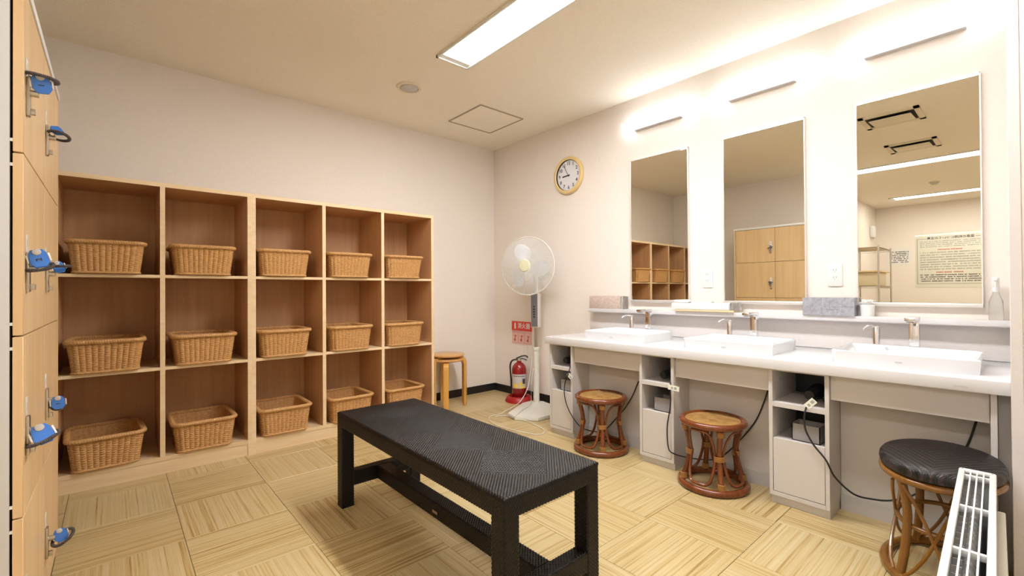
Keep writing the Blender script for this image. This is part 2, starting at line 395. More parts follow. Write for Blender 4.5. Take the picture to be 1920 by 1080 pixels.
# mirrors ------------------------------------------------------------
for yc, nm in zip(MC, ('left', 'middle', 'right')):
    t = thing('wall_mirror', 'tall narrow %s mirror in a thin silver frame above the basins' % nm, 'mirror', (0, yc, 1.010), group='three tall mirrors')
    w = 0.2511; hh = 1.163
    part('glass', MB().box(-0.0200, -0.004, -w+0.004, w-0.004, 0.022, hh-0.004), M['mirror'], t)
    mb = MB(); mb.box(-0.024, -0.001, -w, -w+0.005, 0, hh).box(-0.024, -0.001, w-0.005, w, 0, hh).box(-0.024, -0.001, -w, w, hh-0.005, hh)
    part('frame', mb, M['alu'], t)
    part('bottom_rail', MB().box(-0.032, -0.001, -w, w, 0, 0.021, bev=0.003), M['alu'], t)
# hatch, round vent, air outlets, detectors ----------------------------
t = thing('ceiling_hatch', 'square ceiling access hatch with thin brown edge', 'hatch', (-0.642, -0.675, H))
mb = MB(); w = 0.243
for a in (0, 1):
    for s_ in (-1, 1):
        if a: mb.box(s_*w-0.007, s_*w+0.007, -w, w, -0.006, 0)
        else: mb.box(-w, w, s_*w-0.007, s_*w+0.007, -0.006, 0)
part('frame', mb, M['tan'], t); part('panel', MB().box(-w+0.008, w-0.008, -w+0.008, w-0.008, -0.003, 0), M['ceiling'], t)
t = thing('ceiling_vent', 'round cream ceiling vent near the square hatch', 'vent', (-1.507, -0.822, H))
part('ring', MB().lathe([(0.068, -0.002), (0.072, -0.012), (0.092, -0.010), (0.100, 0.0)], 40), M['cream'], t)
part('cover', MB().lathe([(0.0, -0.018), (0.05, -0.018), (0.064, -0.012), (0.064, -0.001)], 32), M['kick'], t)
def ac(xc, yc, lab):
    t = thing('air_outlet', lab, 'air outlet', (xc, yc, H), group='ceiling air outlets')
    wx, wy = 0.215, 0.215
    mb = MB(); mb.box(-wx, -wx+0.05, -wy, wy, -0.012, 0).box(wx-0.05, wx, -wy, wy, -0.012, 0).box(-wx, wx, -wy, -wy+0.04, -0.012, 0).box(-wx, wx, wy-0.04, wy, -0.012, 0)
    part('frame', mb, M['cream'], t); part('opening', MB().box(-wx+0.05, wx-0.05, -wy+0.04, wy-0.04, -0.004, 0), M['ac_dark'], t)
    T = Matrix.Translation((-0.028, 0, -0.016)) @ Matrix.Rotation(math.radians(4), 4, 'Y')
    part('flap', MB().box(-wx+0.075, wx-0.065, -wy+0.065, wy-0.065, -0.004, 0.004, bev=0.003, T=T), M['cream'], t)
ac(-2.24, -3.15, 'square ceiling air outlet with open flap, largest in the right mirror')
ac(-3.45, -3.145, 'square ceiling air outlet with open flap, nearer the long light in the right mirror')
for x, y, r, nm, lab in ((-5.98, -3.07, 0.05, 'smoke_detector', 'small round ceiling detector reflected in the right mirror'),):
    t = thing(nm, lab, 'detector', (x, y, H)); part('base', MB().lathe([(r*1.25, 0), (r*1.25, -0.01), (0, -0.01)][::-1], 24), M['cream'], t)
    part('head', MB().lathe([(0, -0.04), (r*0.7, -0.036), (r, -0.011)], 24), M['kick'], t)

# ================================================================== CUBBY SHELVES
DS = 0.4603; P_ = 0.025; CW = 0.4471; XR = -1.074; ZT = 1.7861; ZS = (1.2196, 0.6528); ZB = 0.105
def cubby(x1, ncol, label):
    """x1 = right outer side; local origin at bottom right front"""
    W = ncol*CW+(ncol+1)*P_
    t = thing('cubby_shelf', label, 'shelf', (x1, 0, 0), group='cubby shelf units along the back wall')
    mm = [M['beech_shade'], M['beech']]
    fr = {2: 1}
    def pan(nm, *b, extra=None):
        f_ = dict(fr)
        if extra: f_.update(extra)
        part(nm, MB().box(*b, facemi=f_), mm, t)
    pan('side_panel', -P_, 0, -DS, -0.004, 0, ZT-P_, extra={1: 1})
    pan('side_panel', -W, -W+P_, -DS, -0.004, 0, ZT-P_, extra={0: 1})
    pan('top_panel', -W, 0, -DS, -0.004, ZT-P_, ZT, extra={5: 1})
    part('back_panel', MB().box(-W+P_, -P_, -0.012, -0.004, ZB, ZT-P_), M['beech_shade'], t)
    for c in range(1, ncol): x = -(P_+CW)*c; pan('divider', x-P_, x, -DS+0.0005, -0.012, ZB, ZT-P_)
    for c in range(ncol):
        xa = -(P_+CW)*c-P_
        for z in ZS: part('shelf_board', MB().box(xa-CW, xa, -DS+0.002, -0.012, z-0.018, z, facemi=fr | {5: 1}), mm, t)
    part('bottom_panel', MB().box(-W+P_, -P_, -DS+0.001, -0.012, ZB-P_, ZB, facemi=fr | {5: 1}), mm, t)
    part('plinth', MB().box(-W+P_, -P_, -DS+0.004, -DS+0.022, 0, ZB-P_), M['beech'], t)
    return W
W3 = cubby(XR, 3, 'open beech cubby shelf unit on the right, beside the stacked stools')
XL = XR-W3
cubby(XL, 3, 'open beech cubby shelf unit on the left, running behind the lockers')

# ---- wicker baskets
def rrect(w, d, r, s):
    """point on rounded rectangle of half sizes w,d; s in 0..1"""
    L = [2*(w-r), PI*r/2, 2*(d-r), PI*r/2]*2; L = [2*(w-r), PI*r/2, 2*(d-r), PI*r/2, 2*(w-r), PI*r/2, 2*(d-r), PI*r/2]
    tot = sum(L); q_ = (s % 1.0)*tot
    cs = [(-w+r, -d), (w-r, -d+r), (w, -d+r), (w-r, d-r), (w-r, d), (-w+r, d-r), (-w, d-r), (-w+r, -d+r)]
    for k in range(8):
        if q_ <= L[k] or k == 7:
            if k == 0: return (-w+r+q_, -d), (0, -1)
            if k == 2: return (w, -d+r+q_), (1, 0)
            if k == 4: return (w-r-q_, d), (0, 1)
            if k == 6: return (-w, d-r-q_), (-1, 0)
            a0 = {1: -PI/2, 3: 0, 5: PI/2, 7: PI}[k]; c = {1: (w-r, -d+r), 3: (w-r, d-r), 5: (-w+r, d-r), 7: (-w+r, -d+r)}[k]
            a = a0+q_/r; return (c[0]+r*math.cos(a), c[1]+r*math.sin(a)), (math.cos(a), math.sin(a))
        q_ -= L[k]
def make_basket():
    t = link('wicker_basket', None)
    NS, NR, hh = 48, 26, 0.172
    na, nb = NS*5, NR*2+1
    P = np.zeros((na, nb, 3)); Pi = np.zeros((na, nb, 3))
    for a in range(na):
        s = a/na; ph = (a % 5)/5.0; bul0 = math.sin(PI*ph)**0.7
        for b in range(nb):
            v_ = b/(nb-1); w = 0.142+(0.163-0.142)*v_; d = 0.168+(0.190-0.168)*v_; r = 0.035+0.01*v_
            (x, y), (nx, ny) = rrect(w, d, r, s)
            bul = bul0*min(1.0, (1-v_)/0.10); row = b//2; alt = 0.0006*(1 if (row+a//5) % 2 else -1)
            dd = 0.0052*bul+(0.0013 if b % 2 else -0.0006)+alt
            P[a, b] = (x+nx*dd, y+ny*dd, 0.008+hh*v_)
            Pi[a, b] = (x-nx*(0.004+0.002*bul), y-ny*(0.004+0.002*bul), 0.012+hh*v_)
    mb = MB(); mb.grid(P, cu=True); mb.grid(Pi[:, ::-1, :][:, ::4, :].copy(), cu=True)
    part('woven_side', mb, M['wicker'], t)
    pl = [rrect(0.141, 0.167, 0.035, k/48)[0] for k in range(48)]
    part('base', MB().prism(pl, 0.003, 0.013), M['wicker'], t)
    def rim(w, d, r, z, rad, n, lumps, nm, amp=0.16):
        pts = []; vs = []; fs = []; nk = 10
        for a in range(n):
            (x, y), (nx, ny) = rrect(w, d, r, a/n)
            for k in range(nk):
                an = 2*PI*k/nk; rr_ = rad*(1+amp*math.sin(2*PI*a/n*lumps+an*1.0)+amp*0.5*math.cos(2*PI*a/n*lumps*2-an))
                vs.append((x+nx*rr_*math.cos(an)*1.15, y+ny*rr_*math.cos(an)*1.15, z+rr_*math.sin(an)))
        for a in range(n):
            a2 = (a+1) % n
            for k in range(nk): k2 = (k+1) % nk; fs.append((a*nk+k, a2*nk+k, a2*nk+k2, a*nk+k2))
        part(nm, MB().add(vs, fs, 0, True), M['wicker'], t)
    rim(0.167, 0.194, 0.048, 0.181, 0.0125, 480, 120, 'rim', 0.07)
    rim(0.144, 0.170, 0.036, 0.0085, 0.0075, 400, 100, 'base_rim', 0.07)
    return t
base = make_basket(); first = True
cols = [(-3.2585, 1), (-2.780, 2), (-2.304, 3), (-1.832, 4), (-1.360, 5)]
# rim centre positions measured per cell
BX = {(1, 1): -3.252, (2, 1): -3.255, (3, 1): -3.262, (1, 2): -2.785, (2, 2): -2.784, (3, 2): -2.78, (1, 3): -2.305, (2, 3): -2.303, (3, 3): -2.30,
      (1, 4): -1.832, (2, 4): -1.828, (3, 4): -1.825, (1, 5): -1.366, (2, 5): -1.362, (3, 5): -1.358}
rows = {1: ('top', ZS[0]), 2: ('middle', ZS[1]), 3: ('bottom', ZB)}
colw = {1: 'leftmost visible', 2: 'second', 3: 'third', 4: 'fourth', 5: 'rightmost'}
for r_ in (1, 2, 3):
    for c in (1, 2, 3, 4, 5):
        o = base if first else copy_tree(base); first = False
        lo = XL+0 if False else None
        x = BX[(r_, c)]
        o.location = (x, -0.303+random.uniform(-0.004, 0.004), rows[r_][1]+0.0005); o.rotation_euler = (0, 0, random.uniform(-0.02, 0.02))
        if (r_, c) == (3, 1): o.rotation_euler = (0, 0, 0.05)
        tag(o, 'light brown wicker basket in the %s row, %s column of the cubby shelves' % (rows[r_][0], colw[c]), 'basket', 'wicker baskets in the cubby shelves')

# ================================================================== LOCKERS
XLK = -3.404; YF, YD, YN = -1.2503, -1.7616, -2.2286
ZL = [0.055, 0.5213, 0.9966, 1.4776, 1.930]
t = thing('locker_bank', 'white locker cabinet with eight wood-grain doors at the left edge', 'lockers', (XLK, YN, 0))
DT = 0.0195
mb = MB(); mb.box(XC1+0.012-XLK, -0.0245, 0.001, YF+0.018-YN, 0.0, 1.955, bev=0.002)
part('carcass', mb, M['lockwhite'], t)
part('carcass_front', MB().box(-0.026, -0.0235, 0.004, YF+0.012-YN, 0.05, 1.935), M['dark'], t)
part('top_trim', MB().box(-0.030, 0.004, 0.0, YF+0.02-YN, 1.932, 1.960, bev=0.003), M['white'], t)
part('filler_panel', MB().box(-0.022, 0.0, YF-0.004-YN, YF+0.016-YN, 0.0, 1.931), M['locker'], t)
for ci, (ya, yb, col_) in enumerate(((YN, YD-0.0, 'near'), (YD, YF-0.006, 'far'))):
    for ri in range(4):
        z0, z1 = ZL[ri]+0.002, ZL[ri+1]-0.002
        dr = part('door', MB().box(-DT, 0, ya+0.002-YN, yb-0.002-YN, z0, z1, bev=0.0012, seg=1), M['locker'], t)
        if ri != 1 or True:
            yl = ya+0.052-YN; zc = {3: 1.700, 2: 1.222, 1: 0.782, 0: 0.30}[ri]
            part('number_label', MB().box(0.0, 0.0016, yl-0.014, yl+0.014, zc-0.002, zc+0.046, bev=0.0005, seg=1), M['white'], dr)
            part('label_print', MB().box(0.0016, 0.0019, yl-0.005, yl+0.005, zc+0.012, zc+0.032), M['kick'], dr)
            mb = MB(); mb.box(0.0, 0.008, yl-0.013, yl+0.013, zc-0.11, zc-0.004, bev=0.003)
            mb.cyl((0.006, yl, zc-0.045), (0.024, yl, zc-0.045), 0.009, 20)
            mb.box(0.006, 0.018, yl-0.006, yl+0.006, zc-0.104, zc-0.088, bev=0.002)
            part('lock', mb, M['steel'], dr, 'brushed metal lock')
            for zz in (z0+0.03, z1-0.03):
                part('bumper', MB().box(-0.0245, -DT, 0.003+(ya-YN), 0.008+(ya-YN), zz-0.004, zz+0.004), M['white'], dr)
# ---- wristband keys
def px(u, v_, ax, val):
    """world point on the sight line of a photograph pixel, one coordinate given"""
    d = _fw+_r2*((u-960)/849.5879)-_u2*((v_-540)/849.5879); o_ = Vector((-3.226, -3.9677, 1.1065))
    return o_+d*((val-o_[ax])/d[ax])
def wrist_key(base, tagc, tagrot, ringc, R_, ringrot, digit, label, size=0.9, disc=True, buck=True):
    t = thing('locker_key', label, 'key', base, group='locker keys on wristbands')
    b0 = Vector(base); c = Vector(ringc)-b0; Rm = Euler([math.radians(x) for x in ringrot]).to_matrix()
    n = 240; pts = [c+Rm @ Vector((R_*math.cos(2*PI*k/n), R_*math.sin(2*PI*k/n), 0)) for k in range(n)]
    rad = [0.0044+(0.0009 if k % 4 < 2 else -0.0009) for k in range(n)]
    part('band', MB().tube(pts, rad, 8, closed=True), M['coil'], t)
    Tt = Matrix.Translation(Vector(tagc)-b0) @ Matrix.Rotation(math.radians(90+tagrot[0]), 4, 'X') @ Matrix.Rotation(math.radians(tagrot[1]), 4, 'Y') @ Matrix.Rotation(math.radians(tagrot[2]), 4, 'Z') @ Matrix.Scale(size, 4)
    poly = [(-0.013, 0.028), (0.013, 0.028), (0.020, 0.016), (0.022, -0.014), (0.012, -0.028), (-0.012, -0.028), (-0.022, -0.014), (-0.020, 0.016)]
    tg = part('tag', MB().prism(poly, -0.004, 0.004, T=Tt, bev=0.0015), M['blue'], t)
    if disc: part('button', MB().lathe([(0.010, 0.0), (0.010, 0.0055), (0.008, 0.0068), (0, 0.0068)], 20, T=Tt @ Matrix.Translation((0, 0.020, 0))), M['kick'], tg)
    if buck:
        for sx_ in (-1, 1): part('buckle', MB().box(sx_*0.0245-0.0022, sx_*0.0245+0.0022, -0.012, 0.014, -0.003, 0.003, T=Tt, bev=0.001), M['alu'], t)
    if digit: text_mesh(digit, 0.018, M['ink'], 'number', tg, Tt @ Matrix.Translation((0, -0.004, 0.0042)) @ Matrix.Rotation(PI/2, 4, 'Z'), bold=0.0006)
    part('key_shaft', MB().cyl((0.022, 0, 0.0), tuple((Vector(tagc)-b0)*0.85+Vector((0, 0.004, 0))), 0.0035, 10), M['steel'], t)
kx = XLK; K1 = YN+0.052; K2 = YD+0.052
wrist_key((kx, K1, 1.655), px(78, 158, 1, K1-0.012), (8, 0, 8), px(77, 147, 1, K1), 0.033, (4, 4, 0), '1', 'blue locker key on the near top door, wristband held out flat')
wrist_key((kx, K2, 1.650), px(107, 245, 1, K2-0.010), (-35, 10, 24), px(110, 255, 1, K2), 0.028, (-16, 10, 0), None, 'blue locker key on the far top door, loop hanging below its tag', 0.72, disc=False, buck=False)
wrist_key((kx, K1, 1.177), px(73, 485, 1, K1-0.014), (-12, 0, 14), px(72, 500, 1, K1), 0.029, (22, -10, 0), '2', 'blue locker key marked 2 on the near door of the second row')
wrist_key((kx, K2, 1.177), px(110, 501, 1, K2), (-14, 10, 22), px(114, 499, 1, K2-0.004), 0.024, (3, -3, 0), None, 'blue locker key on the far second-row door, half behind its band', 0.74)
wrist_key((kx, K1, 0.737), px(80, 814, 1, K1-0.016), (-30, 0, 20), px(79, 822, 1, K1), 0.034, (6, -22, 0), None, 'blue locker key with round button on the near door of the third row', 0.98)
wrist_key((kx, K2, 0.737), px(109, 755, 1, K2-0.010), (-6, 6, 4), px(108, 758, 1, K2), 0.018, (80, 10, 0), '1', 'blue locker key marked 1 on the far third-row door', 0.80)
wrist_key((kx, K2, 0.255), px(114, 1003, 1, K2), (-12, 8, 16), px(118, 1007, 1, K2-0.003), 0.031, (18, -32, 0), None, 'blue locker key on the far bottom door, band slanting upward', 0.80)

# ================================================================== WOVEN BENCH
def woven(Pfun, nu, nv, su, sv, A=0.0011, mode=None, res=3, wrapu=False):
    """Pfun(u,v arrays)-> pos,normal ; u,v metres; returns verts, faces (numpy)"""
    pass
BX0, BX1, BY0, BY1, BHT = -2.352, -1.897, -2.93, -1.585, 0.485
def weave_height(U, V, s=0.0055, A=0.0011, twill=None):
    i = np.floor(U/s).astype(int); j = np.floor(V/s).astype(int)
    fu = U/s-i-0.5; fv = V/s-j-0.5
    plain = ((i+j) % 2 == 0); tw = ((i+j) % 3) != 0
    over = plain if twill is None else np.where(twill, tw, plain)
    h1 = np.cos(fv*PI)**0.6*(0.55+0.45*np.cos(fu*PI)); h2 = np.cos(fu*PI)**0.6*(0.55+0.45*np.cos(fv*PI))
    return A*np.where(over, h1, h2*0.35)
def np_mesh(name, V, F, m):
    me = bpy.data.meshes.new(name); n = len(V); k = len(F)
    me.vertices.add(n); me.vertices.foreach_set('co', V.astype(np.float32).ravel())
    me.loops.add(4*k); me.loops.foreach_set('vertex_index', F.astype(np.int32).ravel())
    me.polygons.add(k); me.polygons.foreach_set('loop_start', np.arange(0, 4*k, 4, dtype=np.int32)); me.polygons.foreach_set('use_smooth', np.ones(k, bool))
    me.materials.append(m); me.update(calc_edges=True); return me
def woven_bar(name, parent, axis, a0, a1, rect, m, s=0.0068, res=4, r=0.008, caps=True):
    """bar along axis 'x','y','z' from a0..a1, rect=(p0,p1,q0,q1) cross-section; woven surface all round"""
    p0, p1, q0, q1 = rect; w, d = (p1-p0)/2, (q1-q0)/2; per = 4*(w+d)-8*r+2*PI*r
    nstr = int(round(per/s/2))*2; su = per/nstr
    nu = nstr*res; nv = max(2, int(round((a1-a0)/s))*res)
    Us = (np.arange(nu)+0.5)*su/res; Vs = np.linspace(0, a1-a0, nv+1)
    ring = [rrect(w, d, r, u/per) for u in Us]
    pos = np.array([p for p, n_ in ring]); nor = np.array([n_ for p, n_ in ring])
    UU, VV = np.meshgrid(Us, Vs, indexing='ij')
    hgt = weave_height(UU, VV, s=su, A=0.0026, twill=np.zeros_like(UU, bool))
    Pp = pos[:, None, :]+nor[:, None, :]*(hgt[:, :, None]-0.0018)
    p = Pp[:, :, 0]+(p0+p1)/2; q_ = Pp[:, :, 1]+(q0+q1)/2; a = VV+a0
    order = {'x': (a, p, q_), 'y': (p, a, q_), 'z': (p, q_, a)}[axis]
    V = np.stack(order, -1).reshape(-1, 3); nv1 = nv+1
    I, J = np.meshgrid(np.arange(nu), np.arange(nv), indexing='ij'); I2 = (I+1) % nu
    F = np.stack([I*nv1+J, I2*nv1+J, I2*nv1+J+1, I*nv1+J+1], -1).reshape(-1, 4)
    if axis == 'y': F = F[:, ::-1]
    o = link(name, np_mesh(name, V, F, m), parent)
    if caps:   # end caps closing the tube
        o2 = MB()
        rr_ = [rrect(w-0.001, d-0.001, r, k/24)[0] for k in range(24)]
        for aa in (a0+0.0003, a1-0.0003):
            vs = []
            for (x, y) in rr_:
                x += (p0+p1)/2; y += (q0+q1)/2
                vs.append({'x': (aa, x, y), 'y': (x, aa, y), 'z': (x, y, aa)}[axis])
            o2.add(vs, [tuple(range(24))])
        me = o.data; bm = bmesh.new(); bm.from_mesh(me)
        for f in o2.f: bm.faces.new([bm.verts.new(o2.v[i]) for i in f])
        bm.to_mesh(me); bm.free()
    return o
bench = thing('woven_bench', 'black woven bench in the middle of the floor', 'bench', ((BX0+BX1)/2, (BY0+BY1)/2, 0))
hx, hy = (BX1-BX0)/2, (BY1-BY0)/2; LG = 0.066; TOPT = 0.072
# top surface
s = 0.0068; res = 4
nx_ = int(round(2*hx/s))*res; ny_ = int(round(2*hy/s))*res
X = np.linspace(-hx, hx, nx_+1); Y = np.linspace(-hy, hy, ny_+1); XX, YY = np.meshgrid(X, Y, indexing='ij')
tw = np.zeros_like(XX, bool)
for cy in (-0.46, -0.155, 0.155, 0.46):
    tw |= ((np.abs(XX)/0.155+np.abs(YY-cy)/0.165) < 1.0)
hgt = weave_height(XX+hx+s/6, YY+hy+s/6, s=s, A=0.0034, twill=tw)
edge = np.minimum(hx-np.abs(XX), hy-np.abs(YY)); rr0 = 0.012
drop = np.where(edge < rr0, rr0-np.sqrt(np.maximum(0, rr0**2-(rr0-edge)**2)), 0)
ZZ = BHT-0.002-drop+hgt
Vt = np.stack([XX, YY, ZZ], -1).reshape(-1, 3); n1 = ny_+1
I, J = np.meshgrid(np.arange(nx_), np.arange(ny_), indexing='ij')
Ft = np.stack([I*n1+J, (I+1)*n1+J, (I+1)*n1+J+1, I*n1+J+1], -1).reshape(-1, 4)
link('seat', np_mesh('seat', Vt, Ft, M['wicker_dark']), bench)
zt_ = BHT-0.010
for sy in (-1, 1):
    woven_bar('apron', bench, 'x', -hx+LG*0.5, hx-LG*0.5, (min(sy*hy, sy*(hy-0.05)), max(sy*hy, sy*(hy-0.05)), BHT-TOPT, zt_), M['wicker_dark'])
for sx_ in (-1, 1):
    woven_bar('apron', bench, 'y', -hy+LG*0.5, hy-LG*0.5, (min(sx_*hx, sx_*(hx-0.05)), max(sx_*hx, sx_*(hx-0.05)), BHT-TOPT, zt_), M['wicker_dark'])
for sx_ in (-1, 1):
    for sy in (-1, 1):
        x0_, x1_ = sorted((sx_*hx, sx_*(hx-LG))); y0_, y1_ = sorted((sy*hy, sy*(hy-LG)))
        woven_bar('leg', bench, 'z', 0.0, zt_, (x0_, x1_, y0_, y1_), M['wicker_dark'])
for sy in (-1, 1):
    yc_ = sy*(hy-LG/2)
    woven_bar('end_rail', bench, 'x', -hx+LG-0.002, hx-LG+0.002, (yc_-0.03, yc_+0.03, 0.100, 0.176), M['wicker_dark'])
mid = woven_bar('stretcher', bench, 'y', -hy+LG-0.002, hy-LG+0.002, (-0.036, 0.036, 0.102, 0.174), M['wicker_dark'])
part('maker_plate', MB().box(-0.0385, -0.0372, 0.005, 0.045, 0.128, 0.140), M['steel'], mid, 'small metal plate')
part('core', MB().box(-hx+0.012, hx-0.012, -hy+0.012, hy-0.012, BHT-TOPT+0.004, BHT-0.014), M['black'], bench)

# ================================================================== VANITY
XCF = -0.6906; YL, YR = -1.4675, -3.9235; ZC = 0.75; CT = 0.0531
van = thing('vanity_counter', 'long white washbasin counter with greige aprons along the right wall', 'counter', (0, YL, 0))
dy = -YL
part('worktop', MB().box(XCF, -0.001, YR+dy, 0, ZC-CT, ZC, bev=0.004), M['counter'], van)
part('maker_mark', MB().box(XCF-0.0006, XCF, -3.808+dy, -3.768+dy, ZC-0.037, ZC-0.031), M['kick'], van)
aps = [(-1.726, -2.296), (-2.537, -3.070), (-3.338, -3.866)]
for a, b in aps:
    part('apron', MB().box(-0.640, -0.620, b+dy+0.0005, a+dy-0.0005, 0.575, ZC-CT-0.0005, bev=0.001, seg=1), M['greige'], van)
    part('knee_panel', MB().box(-0.470, -0.455, b+dy+0.0005, a+dy-0.0005, 0.075, ZC-CT-0.0005), M['greige'], van)
    part('kick_board', MB().box(-0.478, -0.455, b+dy+0.0005, a+dy-0.0005, 0.0, 0.074), M['kick'], van)
part('end_panel', MB().box(-0.655, -0.455, -3.886+dy, -3.868+dy, 0.0, ZC-CT-0.0005, bev=0.001, seg=1), M['greige'], van)
part('filler_panel', MB().box(-0.60, -0.585, -3.922+dy, -3.887+dy, 0.0, ZC-CT-0.0005), M['greige2'], van)
for yb in (-3.850, -2.555, -3.352):
    part('screw_cap', MB().cyl((-0.6425, yb+dy, 0.672), (-0.640, yb+dy, 0.672), 0.0075, 16), M['kick'], van)
cabs = [(-1.490, -1.725, 'left end of the counter'), (-2.297, -2.536, 'middle of the counter'), (-3.071, -3.337, 'right basin, between the two front stools')]
for k, (a, b, nm) in enumerate(cabs):
    lab = ['narrow greige cabinet under the far left end of the counter', 'narrow greige cabinet between the two round rattan stools',
           'narrow greige cabinet nearest the oval stool, widest in view'][k]
    t = thing('under_counter_cabinet', lab, 'cabinet', (0, a, 0), group='narrow cabinets under the counter')
    w = a-b; F = -0.660; th = 0.018; zt2 = ZC-CT-0.001
    part('side_panel', MB().box(F, -0.10, -th, 0, 0.045, zt2, bev=0.0008, seg=1), M['greige'], t)
    part('side_panel', MB().box(F, -0.10, -w, -w+th, 0.045, zt2, bev=0.0008, seg=1), M['greige'], t)
    part('top_panel', MB().box(F+0.001, -0.10, -w+th, -th, zt2-0.008, zt2), M['greige'], t)
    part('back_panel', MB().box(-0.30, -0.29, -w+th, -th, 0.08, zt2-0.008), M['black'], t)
    part('shelf_board', MB().box(F+0.002, -0.30, -w+th, -th, 0.502, 0.527, bev=0.001, seg=1), M['greige'], t)
    part('bottom_panel', MB().box(F, -0.30, -w+th, -th, 0.045, 0.066), M['greige'], t)
    part('inner_floor', MB().box(F+0.022, -0.30, -w+th, -th, 0.325, 0.337), M['greige2'], t)
    part('door', MB().box(F+0.001, F+0.019, -w+th+0.002, -th-0.002, 0.069, 0.343, bev=0.0012, seg=1), M['greige'], t)
    part('plinth', MB().box(F+0.018, -0.12, -w+0.004, -0.004, 0.0, 0.045), M['greige'], t)
    part('shelf_pin', MB().cyl((F+0.10, -th-0.004, 0.63), (F+0.10, -th, 0.63), 0.004, 8), M['steel'], t)
# basins
for yc, nm in zip((-2.022, -2.808, -3.583), ('left', 'middle', 'right')):
    t = thing('wash_basin', 'white rectangular countertop basin under the %s mirror' % nm, 'basin', (-0.385, yc, ZC), group='white countertop basins')
    hw, hd, hz = 0.205, 0.258, 0.062    # x half, y half
    mb = MB()
    def ring(w, d, r, z, n=40): return [(x, y, z) for (x, y) in (rrect(w, d, r, k/n)[0] for k in range(n))]
    n = 40; loops = [ring(hw-0.004, hd-0.004, 0.012, 0.0), ring(hw, hd, 0.016, hz-0.004), ring(hw-0.004, hd-0.004, 0.014, hz), ring(hw-0.012, hd-0.012, 0.016, hz),
                     ring(hw-0.018, hd-0.018, 0.02, hz-0.006), ring(hw-0.035, hd-0.035, 0.03, 0.022), ring(hw-0.08, hd-0.09, 0.04, 0.012), ring(0.02, 0.02, 0.0199, 0.009)]
    vs = [p for L in loops for p in L]; fs = [(i*n+k, i*n+(k+1) % n, (i+1)*n+(k+1) % n, (i+1)*n+k) for i in range(len(loops)-1) for k in range(n)]
    fs += [tuple((len(loops)-1)*n+k for k in range(n)), tuple(range(n-1, -1, -1))]
    mb.add(vs, fs, 0, True); part('bowl', mb, M['ceramic'], t)
    part('drain', MB().lathe([(0.022, 0.010), (0.022, 0.013), (0.0, 0.015)], 20), M['chrome'], t)
    part('maker_mark', MB().box(-hw-0.0006, -hw+0.002, -0.012, 0.012, 0.024, 0.029), M['kick'], t)
    # overflow hole
    part('overflow', MB().cyl((hw-0.029, 0.10, 0.045), (hw-0.024, 0.10, 0.045), 0.009, 16), M['chrome'], t)
# faucets and small taps
for yc, nm in zip(MC, ('left', 'middle', 'right')):
    yo = -0.013 if nm == 'right' else 0.0
    t = thing('faucet', 'square chrome faucet behind the %s basin' % nm, 'faucet', (-0.158, yc+0.002+yo, ZC), group='square chrome faucets')
    part('body', MB().box(-0.017, 0.017, -0.020, 0.020, 0.0, 0.194, bev=0.003), M['chrome'], t)
    part('spout', MB().box(-0.135, 0.019, -0.021, 0.021, 0.1945, 0.213, bev=0.003), M['chrome'], t)
    part('aerator', MB().box(-0.130, -0.105, -0.014, 0.014, 0.190, 0.196, bev=0.001), M['grey'], t)
    part('base_ring', MB().box(-0.021, 0.021, -0.024, 0.024, 0.0, 0.006, bev=0.002), M['chrome'], t)
    t = thing('soap_dispenser', 'small chrome soap pump left of the %s faucet' % nm, 'soap dispenser', (-0.153, yc+0.158+yo, ZC), group='chrome soap pumps')
    part('body', MB().lathe([(0.020, 0), (0.020, 0.006), (0.017, 0.008), (0.017, 0.150), (0.014, 0.158), (0, 0.158)], 24), M['chrome'], t)
    part('spout', MB().tube(smooth_path([(0, 0, 0.150), (-0.02, 0.012, 0.158), (-0.05, 0.03, 0.156), (-0.066, 0.042, 0.142)], 6), 0.0055, 10), M['chrome'], t)
# ledge under the mirrors
t = thing('wall_ledge', 'narrow pale ledge shelf running under the mirrors', 'shelf', (0, -1.412, 0.920))
part('board', MB().box(-0.084, -0.001, YR+1.412, 0.0, 0.0, 0.032, bev=0.003), M['splash'], t)
part('front_lip', MB().box(-0.088, -0.0835, YR+1.412, 0.0, 0.004, 0.034, bev=0.0015), M['counter'], t)
ZLG = 0.953
# things on the ledge
def on_ledge(name, lab, cat, x, y, group=None): return thing(name, lab, cat, (x, y, ZLG+0.0005), 0, group)
t = on_ledge('tissue_box', 'pinkish wood-print tissue box at the left end of the ledge', 'tissue box', -0.048, -1.598)
part('box', MB().box(-0.042, 0.036, -0.155, 0.170, 0, 0.108, bev=0.002), M['pinkstone'], t)
part('acrylic_end', MB().box(-0.044, 0.036, -0.178, -0.1555, 0, 0.104, bev=0.001), M['clearp'], t)
t = on_ledge('amenity_tray', 'white amenity tray on a pale board between the left and middle mirrors', 'tray', -0.058, -2.44)
part('board', MB().box(-0.050, 0.045, -0.225, 0.200, 0, 0.012, bev=0.002), M['beech'], t)
part('tray', MB().box(-0.045, 0.040, -0.195, 0.225, 0.013, 0.060, bev=0.004), M['ceramic'], t)
part('cotton_pads', MB().box(-0.035, 0.030, 0.105, 0.215, 0.060, 0.082, bev=0.008, seg=3), M['white'], t)
part('paper_sheets', MB().box(-0.030, 0.032, -0.060, 0.080, 0.060, 0.071, bev=0.003), M['white'], t)
part('small_box', MB().box(-0.040, 0.030, -0.252, -0.200, 0.013, 0.066, bev=0.002), M['clearp'], t)
t = on_ledge('slate_tissue_box', 'grey slate-pattern tissue box between the middle and right mirrors', 'tissue box', -0.058, -3.197)
bx_ = part('box', MB().box(-0.040, 0.040, -0.128, 0.128, 0, 0.104, bev=0.001, seg=1), M['slate'], t)
